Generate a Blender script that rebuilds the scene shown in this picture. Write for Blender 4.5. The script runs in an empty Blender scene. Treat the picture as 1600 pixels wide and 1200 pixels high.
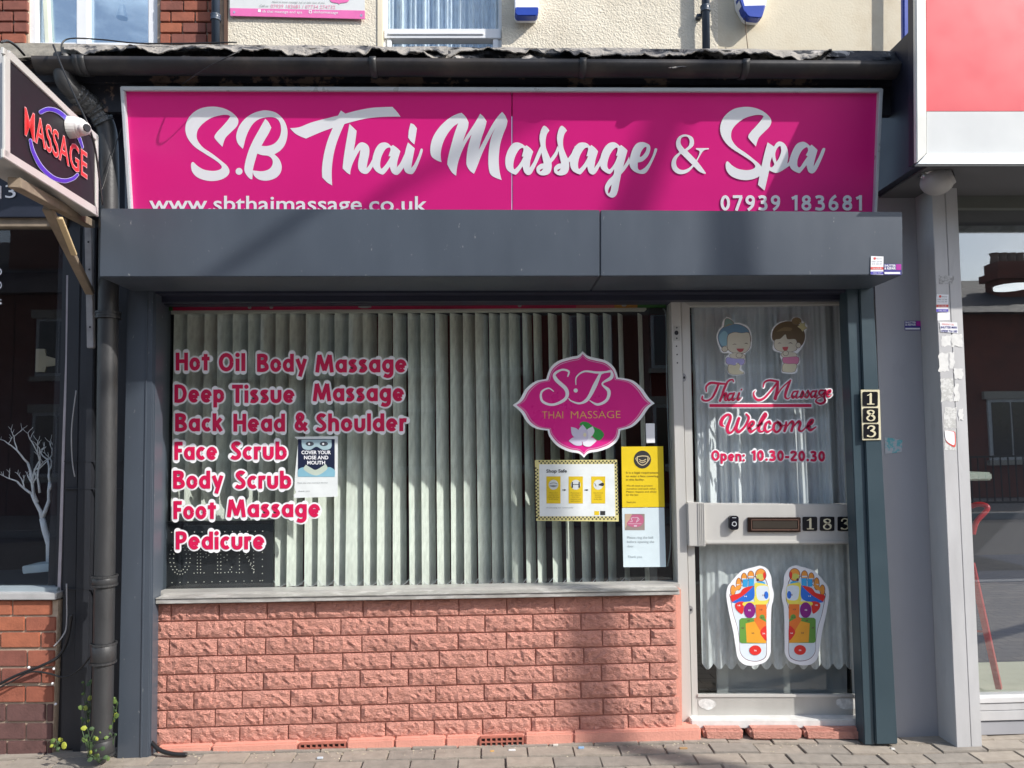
import bpy, bmesh, math, random
from mathutils import Vector, Matrix, noise
from mathutils.geometry import tessellate_polygon
random.seed(7)
C = bpy.context.scene.collection
sc = bpy.context.scene
# ---------------------------------------------------------------- camera
CAM = Vector((0.0, -3.6, 1.42))
YAW, PITCH, ROLL, F = -0.030, 0.082, -0.016, 1200.0
ROT = (Matrix.Rotation(YAW, 3, 'Z') @ Matrix.Rotation(math.pi/2+PITCH, 3, 'X') @ Matrix.Rotation(ROLL, 3, 'Z'))
cd = bpy.data.cameras.new('camera'); cam = bpy.data.objects.new('camera', cd); C.objects.link(cam)
cd.sensor_width = 36; cd.lens = 36*F/1600; cd.clip_end = 500; cd.clip_start = 0.05
cam.matrix_world = Matrix.Translation(CAM) @ ROT.to_4x4()
sc.camera = cam
# ---------------------------------------------------------------- light
SUN = Vector((1.62, -1.0, 1.42)).normalized()
sl = bpy.data.lights.new('sun', 'SUN'); so = bpy.data.objects.new('sun', sl); C.objects.link(so)
sl.energy = 4.0; sl.angle = math.radians(0.53); sl.color = (1.0, 0.955, 0.89)
so.rotation_euler = SUN.to_track_quat('Z', 'Y').to_euler(); so.location = (6, -5, 8)
w = bpy.data.worlds.new('World'); sc.world = w; w.use_nodes = True
nt = w.node_tree; nt.nodes.clear()
wo = nt.nodes.new('ShaderNodeOutputWorld'); wb = nt.nodes.new('ShaderNodeBackground')
sky = nt.nodes.new('ShaderNodeTexSky'); sky.sky_type = 'NISHITA'; sky.sun_disc = False
sky.sun_elevation = math.asin(SUN.z); sky.sun_rotation = math.atan2(SUN.x, SUN.y)
sky.air_density = 1.0; sky.dust_density = 1.5
wtc = nt.nodes.new('ShaderNodeTexCoord'); wmap = nt.nodes.new('ShaderNodeMapping'); wmap.inputs['Scale'].default_value = (1, 1, 2.4)
wn = nt.nodes.new('ShaderNodeTexNoise'); wn.inputs['Scale'].default_value = 4.2; wn.inputs['Detail'].default_value = 9; wn.inputs['Roughness'].default_value = .58
wr = nt.nodes.new('ShaderNodeValToRGB'); wr.color_ramp.elements[0].position = .50; wr.color_ramp.elements[1].position = .68
wm = nt.nodes.new('ShaderNodeMixRGB'); wm.inputs[2].default_value = (7.0, 7.9, 9.0, 1)
L = nt.links.new
L(wtc.outputs['Generated'], wmap.inputs[0]); L(wmap.outputs[0], wn.inputs['Vector']); L(wn.outputs['Fac'], wr.inputs[0])
L(wr.outputs[0], wm.inputs[0]); L(sky.outputs[0], wm.inputs[1]); L(wm.outputs[0], wb.inputs[0]); L(wb.outputs[0], wo.inputs[0])
wb.inputs[1].default_value = 0.15
vs = sc.view_settings; vs.view_transform = 'Standard'; vs.look = 'None'; vs.exposure = 0.5; vs.gamma = 1; vs.use_curve_mapping = False
try:
    sc.cycles.transparent_max_bounces = 24; sc.cycles.max_bounces = 10
except Exception: pass
# ---------------------------------------------------------------- picture geometry -> places
def ray(px, py): return ROT @ Vector(((px-800)/F, -(py-600)/F, -1))
def P(px, py, Y):
    d = ray(px, py); t = (Y-CAM.y)/d.y
    return CAM + d*t
class Pl:                                   # a plane in the place; S() finds the point of it seen at a picture position
    def __init__(s, p, n): s.p = Vector(p); s.n = Vector(n).normalized()
    def S(s, px, py, off=0.0):
        d = ray(px, py); q = s.p + s.n*off
        return CAM + d*((q-CAM).dot(s.n)/d.dot(s.n))
def YP(Y): return Pl((0, Y, 0), (0, -1, 0))
def pl3(a, b, c):
    n = (b-a).cross(c-a).normalized()
    if n.dot(CAM-a) < 0: n = -n
    return Pl(a, n)
# ---------------------------------------------------------------- materials
MATS = {}
def mat(name, col, rough=.6, metal=0, var=.12, vs_=6, bump=0, bs=60, spec=.5, col2=None, c2=(.5, .62), s2=4, trans=0, coat=0, streak=0, emit=0):
    if name in MATS: return MATS[name]
    m = bpy.data.materials.new(name); m.use_nodes = True; n = m.node_tree.nodes; l = m.node_tree.links.new
    b = n['Principled BSDF']; tc = n.new('ShaderNodeTexCoord')
    src = tc.outputs['Object']
    if streak:
        mp = n.new('ShaderNodeMapping'); mp.inputs['Scale'].default_value = (1, 1, 1/streak); l(src, mp.inputs[0]); srcs = mp.outputs[0]
    else: srcs = src
    nz = n.new('ShaderNodeTexNoise'); nz.inputs['Scale'].default_value = vs_; nz.inputs['Detail'].default_value = 6; nz.inputs['Roughness'].default_value = .62
    l(srcs, nz.inputs['Vector'])
    mr = n.new('ShaderNodeMapRange'); mr.inputs['From Min'].default_value = .25; mr.inputs['From Max'].default_value = .75
    mr.inputs['To Min'].default_value = 1-var; mr.inputs['To Max'].default_value = 1+var; l(nz.outputs['Fac'], mr.inputs[0])
    base = n.new('ShaderNodeRGB'); base.outputs[0].default_value = (*col, 1); c = base.outputs[0]
    if col2:
        n2 = n.new('ShaderNodeTexNoise'); n2.inputs['Scale'].default_value = s2; n2.inputs['Detail'].default_value = 8; n2.inputs['Roughness'].default_value = .65; l(srcs, n2.inputs['Vector'])
        r2 = n.new('ShaderNodeMapRange'); r2.inputs['From Min'].default_value = c2[0]; r2.inputs['From Max'].default_value = c2[1]; l(n2.outputs['Fac'], r2.inputs[0])
        mx = n.new('ShaderNodeMixRGB'); mx.inputs[2].default_value = (*col2, 1); l(r2.outputs[0], mx.inputs[0]); l(c, mx.inputs[1]); c = mx.outputs[0]
    mm = n.new('ShaderNodeVectorMath'); mm.operation = 'SCALE'; l(c, mm.inputs[0]); l(mr.outputs[0], mm.inputs['Scale'])
    l(mm.outputs[0], b.inputs['Base Color'])
    b.inputs['Roughness'].default_value = rough; b.inputs['Metallic'].default_value = metal; b.inputs['Specular IOR Level'].default_value = spec
    if rough > .12:
        rr = n.new('ShaderNodeMapRange'); rr.inputs['To Min'].default_value = max(.02, rough-.12); rr.inputs['To Max'].default_value = min(1, rough+.12)
        l(nz.outputs['Fac'], rr.inputs[0]); l(rr.outputs[0], b.inputs['Roughness'])
    if coat: b.inputs['Coat Weight'].default_value = coat; b.inputs['Coat Roughness'].default_value = .08
    if bump:
        nb = n.new('ShaderNodeTexNoise'); nb.inputs['Scale'].default_value = bs; nb.inputs['Detail'].default_value = 5; l(src, nb.inputs['Vector'])
        bp = n.new('ShaderNodeBump'); bp.inputs['Strength'].default_value = 1; bp.inputs['Distance'].default_value = bump
        l(nb.outputs['Fac'], bp.inputs['Height']); l(bp.outputs[0], b.inputs['Normal'])
    if trans:
        o = n['Material Output']; t = n.new('ShaderNodeBsdfTransparent'); ms = n.new('ShaderNodeMixShader'); ms.inputs[0].default_value = trans
        l(b.outputs[0], ms.inputs[1]); l(t.outputs[0], ms.inputs[2]); l(ms.outputs[0], o.inputs[0])
    if emit:
        b.inputs['Emission Color'].default_value = (*col, 1); b.inputs['Emission Strength'].default_value = emit
    MATS[name] = m; return m
def glassmat(name, tint=(.93, .96, .95), boost=1.0, add=0.0, rough=0.0):
    m = bpy.data.materials.new(name); m.use_nodes = True; n = m.node_tree.nodes; n.clear(); l = m.node_tree.links.new
    o = n.new('ShaderNodeOutputMaterial'); t = n.new('ShaderNodeBsdfTransparent'); t.inputs[0].default_value = (*tint, 1)
    g = n.new('ShaderNodeBsdfGlossy'); g.inputs['Roughness'].default_value = rough; g.inputs[0].default_value = (.72, .87, 1, 1) if name == 'upstairs_glass' else (1, 1, 1, 1)
    f = n.new('ShaderNodeLayerWeight'); f.inputs[0].default_value = .5
    pw = n.new('ShaderNodeMath'); pw.operation = 'POWER'; pw.inputs[1].default_value = 4.2; l(f.outputs['Facing'], pw.inputs[0])
    a = n.new('ShaderNodeMath'); a.operation = 'MULTIPLY_ADD'; a.inputs[1].default_value = .9; a.inputs[2].default_value = .042*boost+add; a.use_clamp = True; l(pw.outputs[0], a.inputs[0])
    tc = n.new('ShaderNodeTexCoord'); nz = n.new('ShaderNodeTexNoise'); nz.inputs['Scale'].default_value = 1.1; nz.inputs['Detail'].default_value = 1; l(tc.outputs['Object'], nz.inputs['Vector'])
    bp = n.new('ShaderNodeBump'); bp.inputs['Distance'].default_value = .0012; l(nz.outputs['Fac'], bp.inputs['Height']); l(bp.outputs[0], g.inputs['Normal'])
    x = n.new('ShaderNodeMixShader'); l(a.outputs[0], x.inputs[0]); l(t.outputs[0], x.inputs[1]); l(g.outputs[0], x.inputs[2]); l(x.outputs[0], o.inputs[0])
    MATS[name] = m; return m
GLASS = glassmat('window_glass', (.95, .97, .965), 1.1, .0)
GLASS_R = glassmat('shop_glass_dark', (.93, .95, .95), 2.0, .09)
GLASS_L = glassmat('shop_glass_black', (.94, .95, .96), .8, .0)
GLASS_U = glassmat('upstairs_glass', (.8, .84, .86), 2.4, .22)
pink = mat('pink_masonry_paint', (.66, .30, .23), .8, var=.10, col2=(.50, .24, .18), c2=(.56, .72), s2=5, vs_=9, bump=.0022, bs=150)
def rockmat():
    m = mat('pink_split_face_paint', (.74, .345, .27), .75, var=.12, vs_=10, col2=(.63, .285, .22), c2=(.54, .70), s2=4)
    n = m.node_tree.nodes; l = m.node_tree.links.new; b = n['Principled BSDF']; tc = n.new('ShaderNodeTexCoord')
    mp = n.new('ShaderNodeMapping'); mp.inputs['Rotation'].default_value = (0, math.radians(38), 0); mp.inputs['Scale'].default_value = (1, 1, 1.9); l(tc.outputs['Object'], mp.inputs[0])
    a = n.new('ShaderNodeTexNoise'); a.inputs['Scale'].default_value = 78; a.inputs['Detail'].default_value = 6; a.inputs['Roughness'].default_value = .68; a.inputs['Distortion'].default_value = .5; l(mp.outputs[0], a.inputs['Vector'])
    bp = n.new('ShaderNodeBump'); bp.inputs['Distance'].default_value = .024; bp.inputs['Strength'].default_value = 1; l(a.outputs['Fac'], bp.inputs['Height']); l(bp.outputs[0], b.inputs['Normal'])
    return m
rock = rockmat()
anth = mat('anthracite_powder_coat', (.060, .074, .095), .36, var=.14, vs_=4, spec=.55, streak=3, bump=.0001, bs=400, col2=(.22, .23, .24), c2=(.655, .70), s2=55)
anth_teal = mat('anthracite_rail_coat', (.036, .062, .078), .36, var=.10, vs_=4, spec=.55)
magenta = mat('magenta_sign_face', (.72, .016, .225), .32, var=.04, vs_=1.5, spec=.5)
magline = mat('magenta_vinyl', (.70, .02, .25), .3, var=.03)
signwhite = mat('white_sign_letter', (.84, .85, .88), .35, var=.03)
alu = mat('mill_aluminium', (.50, .49, .46), .42, metal=.35, var=.12, vs_=5, streak=6, bump=.0002, bs=200)
alu_l = mat('pale_anodised_aluminium', (.60, .59, .56), .36, metal=.25, var=.08, vs_=4, streak=8)
sillm = mat('weathered_aluminium_sill', (.42, .41, .38), .5, metal=.3, var=.22, vs_=14, streak=.2, col2=(.56, .55, .52), c2=(.5, .6), s2=9)
chrome = mat('bright_sign_trim', (.60, .65, .68), .3, metal=.25, var=.05)
white = mat('white_upvc', (.74, .76, .78), .3, var=.05)
whitep = mat('white_vinyl', (.84, .85, .88), .4, var=.03)
redv = mat('crimson_vinyl', (.60, .006, .075), .42, var=.05, vs_=20)
black = mat('black_plastic', (.016, .017, .022), .32, var=.2)
blackp = mat('black_painted_board', (.022, .024, .030), .5, var=.3, vs_=6, streak=4, bump=.0006, bs=60)
gutm = mat('dirty_black_gutter', (.016, .016, .019), .5, var=.35, vs_=8, col2=(.045, .038, .034), c2=(.45, .65), s2=5, bump=.0006, bs=50)
feltm = mat('torn_roofing_felt', (.022, .024, .03), .8, var=.4, vs_=14, bump=.006, bs=30, col2=(.34, .32, .30), c2=(.53, .58), s2=7)
feltg = mat('grey_felt_edge', (.27, .25, .225), .85, var=.35, vs_=20, bump=.008, bs=45, col2=(.05, .05, .055), c2=(.54, .58), s2=10)
soffit = mat('peeling_black_soffit', (.014, .015, .022), .6, var=.3, vs_=10, col2=(.17, .115, .085), c2=(.54, .57), s2=4.5, bump=.002, bs=30)
pipem = mat('black_cast_iron_pipe', (.030, .031, .033), .45, var=.3, vs_=12, bump=.0007, bs=80, col2=(.07, .065, .06), c2=(.6, .72), s2=9, streak=3)
pipeb = mat('slate_blue_pipe', (.045, .065, .095), .35, var=.1)
blue = mat('royal_blue_plastic', (.012, .05, .36), .35, var=.1)
mortar = mat('sandy_mortar', (.42, .33, .25), .9, var=.2, vs_=30, bump=.002, bs=120)
redb = [mat('red_brick_a', (.29, .095, .058), .85, var=.2, vs_=25, bump=.0015, bs=120), mat('red_brick_b', (.21, .075, .055), .85, var=.25, vs_=25, bump=.0015, bs=120),
        mat('red_brick_c', (.35, .115, .062), .85, var=.2, vs_=25, bump=.0015, bs=120), mat('blue_brick', (.12, .06, .055), .85, var=.25, vs_=25, bump=.0015, bs=120)]
render_c = mat('cream_roughcast_render', (.70, .645, .53), .85, var=.10, vs_=5, bump=.006, bs=115, col2=(.62, .56, .45), c2=(.5, .7), s2=3)
render_s = mat('weathered_smooth_render', (.64, .58, .45), .85, var=.12, vs_=5, bump=.001, bs=90, col2=(.52, .45, .33), c2=(.48, .7), s2=5)
greyw = mat('grey_painted_panel', (.33, .335, .36), .55, var=.07, vs_=4, streak=3, bump=.0004, bs=120, col2=(.27, .27, .285), c2=(.6, .75), s2=3)
greyp = mat('grey_aluminium_pilaster', (.50, .50, .505), .5, metal=.0, var=.13, vs_=7, streak=4, col2=(.40, .40, .40), c2=(.6, .75), s2=12, bump=.0003, bs=150)
greyd = mat('dark_grey_return', (.11, .11, .118), .5, var=.15, vs_=6, streak=3)
navy = mat('navy_board', (.018, .021, .040), .5, var=.3, vs_=5)  # dark navy for window heads, shutter slot, sign case and boards
redsign = mat('red_sign_face', (.66, .062, .08), .35, var=.03)
signgrey = mat('pale_grey_sign_face', (.58, .60, .60), .35, var=.04)
paverm = [mat('paver_a', (.29, .255, .215), .9, var=.2, vs_=22, bump=.002, bs=140), mat('paver_b', (.25, .225, .195), .9, var=.2, vs_=22, bump=.002, bs=140), mat('paver_c', (.31, .27, .225), .9, var=.2, vs_=22, bump=.002, bs=140)]
grit = mat('joint_grit', (.20, .185, .155), 1, var=.4, vs_=60, bump=.003, bs=150)
asphalt = mat('asphalt', (.055, .055, .056), .9, var=.2, vs_=10, bump=.003, bs=120)
def fabric(name, col, tl, alpha=0.0, var=.15, bump=.0006):
    m = bpy.data.materials.new(name); m.use_nodes = True; n = m.node_tree.nodes; l = m.node_tree.links.new; n.clear()
    o = n.new('ShaderNodeOutputMaterial'); d = n.new('ShaderNodeBsdfDiffuse'); t = n.new('ShaderNodeBsdfTranslucent'); x = n.new('ShaderNodeMixShader')
    tc = n.new('ShaderNodeTexCoord'); mp = n.new('ShaderNodeMapping'); mp.inputs['Scale'].default_value = (1, 1, .35); mp.inputs['Rotation'].default_value = (0, .5, 0); l(tc.outputs['Object'], mp.inputs[0])
    nz = n.new('ShaderNodeTexNoise'); nz.inputs['Scale'].default_value = 60; nz.inputs['Detail'].default_value = 4; l(mp.outputs[0], nz.inputs['Vector'])
    mr = n.new('ShaderNodeMapRange'); mr.inputs['From Min'].default_value = .3; mr.inputs['From Max'].default_value = .7; mr.inputs['To Min'].default_value = 1-var; mr.inputs['To Max'].default_value = 1+var; l(nz.outputs['Fac'], mr.inputs[0])
    rg = n.new('ShaderNodeRGB'); rg.outputs[0].default_value = (*col, 1); sc_ = n.new('ShaderNodeVectorMath'); sc_.operation = 'SCALE'; l(rg.outputs[0], sc_.inputs[0]); l(mr.outputs[0], sc_.inputs['Scale'])
    l(sc_.outputs[0], d.inputs[0]); l(sc_.outputs[0], t.inputs[0]); x.inputs[0].default_value = tl; l(d.outputs[0], x.inputs[1]); l(t.outputs[0], x.inputs[2])
    out = x.outputs[0]
    if alpha:
        tr = n.new('ShaderNodeBsdfTransparent'); y = n.new('ShaderNodeMixShader'); y.inputs[0].default_value = alpha; l(out, y.inputs[1]); l(tr.outputs[0], y.inputs[2]); out = y.outputs[0]
    l(out, o.inputs[0]); MATS[name] = m; return m
slatm = fabric('sage_blind_fabric', (.78, .81, .74), .10)
curtm = fabric('grey_voile', (.90, .92, .96), .12, .05, .04)
lacem = fabric('white_lace', (.90, .92, .94), .15, .22, .12)
# ---------------------------------------------------------------- building helpers
def setp(o, label=None, cat=None, group=None, kind=None):
    if label: o['label'] = label
    if cat: o['category'] = cat
    if group: o['group'] = group
    if kind: o['kind'] = kind
def thing(name, label, cat, loc=(0, 0, 0), group=None, kind=None):
    o = bpy.data.objects.new(name, None); C.objects.link(o); o.location = loc; o.empty_display_size = .1
    setp(o, label, cat, group, kind); return o
class MB:
    def __init__(s): s.v = []; s.f = []
    def add(s, vs, fs):
        k = len(s.v); s.v += [tuple(v) for v in vs]; s.f += [tuple(i+k for i in f) for f in fs]; return s
    def qbox(s, pl, quad, off, depth):      # quad TL,TR,BR,BL in picture positions, front at off, going back depth
        a = [pl.S(x, y, off) for x, y in quad]; b = [p-pl.n*depth for p in a]
        return s.add(a+b, [(3, 2, 1, 0), (4, 5, 6, 7), (0, 1, 5, 4), (1, 2, 6, 5), (2, 3, 7, 6), (3, 0, 4, 7)])
    def box(s, x0, x1, y0, y1, z0, z1):
        v = [(x0, y0, z1), (x1, y0, z1), (x1, y0, z0), (x0, y0, z0), (x0, y1, z1), (x1, y1, z1), (x1, y1, z0), (x0, y1, z0)]
        return s.add(v, [(3, 2, 1, 0), (4, 5, 6, 7), (0, 1, 5, 4), (1, 2, 6, 5), (2, 3, 7, 6), (3, 0, 4, 7)])
    def tube(s, pts, r, seg=10, cap=True):
        pts = [Vector(p) for p in pts]; rs = r if isinstance(r, (list, tuple)) else [r]*len(pts)
        up = Vector((0, 0, 1)); rings = []; prev = None
        for i, p in enumerate(pts):
            t = (pts[min(i+1, len(pts)-1)]-pts[max(i-1, 0)]).normalized()
            if prev is None:
                a = up if abs(t.z) < .9 else Vector((1, 0, 0)); u = t.cross(a).normalized()
            else: u = (prev - t*prev.dot(t)).normalized()
            prev = u; v = t.cross(u)
            rings.append([p+(u*math.cos(q)+v*math.sin(q))*rs[i] for q in [2*math.pi*k/seg for k in range(seg)]])
        vs = [q for rg in rings for q in rg]; fs = []
        for i in range(len(pts)-1):
            for k in range(seg):
                k2 = (k+1) % seg; fs.append((i*seg+k, i*seg+k2, (i+1)*seg+k2, (i+1)*seg+k))
        if cap: fs += [tuple(range(seg))[::-1], tuple((len(pts)-1)*seg+k for k in range(seg))]
        return s.add(vs, fs)
    def ball(s, c, r, sx=1, sy=1, sz=1, n=12):
        vs = []; fs = []
        for i in range(n//2+1):
            th = math.pi*i/(n//2)
            for k in range(n):
                ph = 2*math.pi*k/n; vs.append((c[0]+r*sx*math.sin(th)*math.cos(ph), c[1]+r*sy*math.sin(th)*math.sin(ph), c[2]+r*sz*math.cos(th)))
        for i in range(n//2):
            for k in range(n): fs.append((i*n+k, i*n+(k+1) % n, (i+1)*n+(k+1) % n, (i+1)*n+k))
        return s.add(vs, fs)
    def build(s, name, m, parent=None, bevel=0, smooth=False, **kw):
        me = bpy.data.meshes.new(name); me.from_pydata(s.v, [], s.f); me.update()
        bm = bmesh.new(); bm.from_mesh(me)
        if smooth and len(s.v) < 5000: bmesh.ops.remove_doubles(bm, verts=bm.verts, dist=1e-6)
        bmesh.ops.recalc_face_normals(bm, faces=bm.faces)
        if bevel:
            bmesh.ops.bevel(bm, geom=[e for e in bm.edges if len(e.link_faces) == 2 and e.calc_face_angle(0) > .6], offset=bevel, segments=2, affect='EDGES', clamp_overlap=True)
        bm.to_mesh(me); bm.free()
        if smooth:
            for p in me.polygons: p.use_smooth = True
        return link(name, me, m, parent, **kw)
def link(name, me, m, parent=None, label=None, cat=None, group=None, kind=None):
    o = bpy.data.objects.new(name, me); C.objects.link(o)
    if m is not None and not me.materials: me.materials.append(m)
    if parent is not None:
        o.parent = parent; top = parent; off = Vector(parent.location)
        while top.parent: top = top.parent; off = Vector(top.location)
        if parent.type == 'EMPTY': o.matrix_parent_inverse = Matrix.Translation(-off)
    setp(o, label, cat, group, kind); return o
def qb(name, pl, quad, off, depth, m, parent=None, bevel=.0015, **kw):
    return MB().qbox(pl, quad, off, depth).build(name, m, parent, bevel, **kw)
def rect(x0, y0, x1, y1): return [(x0, y0), (x1, y0), (x1, y1), (x0, y1)]
# -- flat drawings
def cr(pts, n=6, closed=True):              # smooth curve through points; a point with a third entry is a corner
    out = []; N = len(pts)
    corner = [len(p) > 2 for p in pts]; p = [Vector((q[0], q[1])) for q in pts]
    for i in range(N if closed else N-1):
        j = (i+1) % N
        a = p[i]; b = p[j]
        pa = p[(i-1) % N] if (closed or i > 0) and not corner[i] else a*2-b if False else a
        pb = p[(j+1) % N] if (closed or j < N-1) and not corner[j] else b
        for k in range(n):
            t = k/n; t2 = t*t; t3 = t2*t
            ma = (b-pa)*.5 if not corner[i] else (b-a)*.6
            mb = (pb-a)*.5 if not corner[j] else (b-a)*.6
            out.append(a*(2*t3-3*t2+1)+ma*(t3-2*t2+t)+b*(-2*t3+3*t2)+mb*(t3-t2))
    if not closed: out.append(p[-1])
    return out
def polymesh(mb, pl, loops, off):
    loops = [l for l in loops if len(l) > 2]
    vv = [[Vector((q[0], q[1], 0)) for q in l] for l in loops]
    tris = tessellate_polygon(vv); flat = [q for l in vv for q in l]
    mb.add([pl.S(q.x, q.y, off) for q in flat], tris); return mb
def shape(name, pl, loops, off, m, parent, smooth=True, tf=None, n=6, **kw):
    T = tf or (lambda x, y: (x, y))
    ls = []
    for l in loops:
        l2 = [(*T(q[0], q[1]), *q[2:]) for q in l]
        ls.append([tuple(v) for v in cr(l2, n)] if smooth else [q[:2] for q in l2])
    return polymesh(MB(), pl, ls, off).build(name, m, parent, **kw)
def ell(cx, cy, rx, ry, n=20, a0=0): return [(cx+rx*math.cos(2*math.pi*k/n+a0), cy+ry*math.sin(2*math.pi*k/n+a0)) for k in range(n)]
def strokes(name, pl, sts, off, m, parent, tf=None, extra=0, scale=1, n=7, caps=True, mb=None, **kw):
    own = mb is None; mb = mb or MB(); T = tf or (lambda x, y: (x, y)); oo = off
    for st in sts:
        c = [Vector(T(q[0], q[1])) for q in st]; wd = [q[2]*scale*.5+extra for q in st]; oo += 8e-5
        pts = []; ws = []
        if len(c) == 1: pts = [c[0]]; ws = [wd[0]]
        else:
            cc = cr([(v.x, v.y) for v in c], n if len(c) > 2 else 1, closed=False)
            k_ = n if len(c) > 2 else 1
            for i, q in enumerate(cc):
                t = min(i/k_, len(wd)-1); k = min(int(t), len(wd)-2); f = t-k; f = f*f*(3-2*f)
                if pts and (q-pts[-1]).length < 1e-5: continue
                pts.append(q); ws.append(wd[k]*(1-f)+wd[k+1]*f)
        if caps or len(pts) == 1:
            for ci, (q, r_) in enumerate(((pts[0], ws[0]), (pts[-1], ws[-1])) if len(pts) > 1 else ((pts[0], ws[0]),)):
                cs = [(q.x+r_*math.cos(2*math.pi*k/14), q.y+r_*math.sin(2*math.pi*k/14)) for k in range(14)]
                mb.add([pl.S(x, y, oo-2.5e-5*(ci+1)) for x, y in cs], [tuple(range(14))])
        if len(pts) < 2: continue
        vs = []
        for i in range(len(pts)):
            dd = pts[min(i+1, len(pts)-1)]-pts[max(i-1, 0)]
            if i in (0, len(pts)-1) or dd.length < 1e-6: nn = Vector((-dd.y, dd.x)).normalized()*ws[i]
            else:
                d0 = (pts[i]-pts[i-1]).normalized(); d1 = (pts[i+1]-pts[i]).normalized(); nn = Vector((-dd.y, dd.x)).normalized()
                k2 = max(.6, nn.dot(Vector((-d1.y, d1.x)))); nn = nn*ws[i]/k2
            a_ = pts[i]+nn; b_ = pts[i]-nn; vs += [pl.S(a_.x, a_.y, oo), pl.S(b_.x, b_.y, oo)]
        mb.add(vs, [(2*i, 2*i+2, 2*i+3, 2*i+1) for i in range(len(pts)-1)])
    return mb.build(name, m, parent, **kw) if own else None
def arc(cx, cy, rx, ry, a0, a1, n=9): return [(cx+rx*math.cos(math.radians(a0+(a1-a0)*i/(n-1))), cy+ry*math.sin(math.radians(a0+(a1-a0)*i/(n-1)))) for i in range(n)]
_B = arc(.3, .36, .195, .262, 0, 360, 13)
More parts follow.
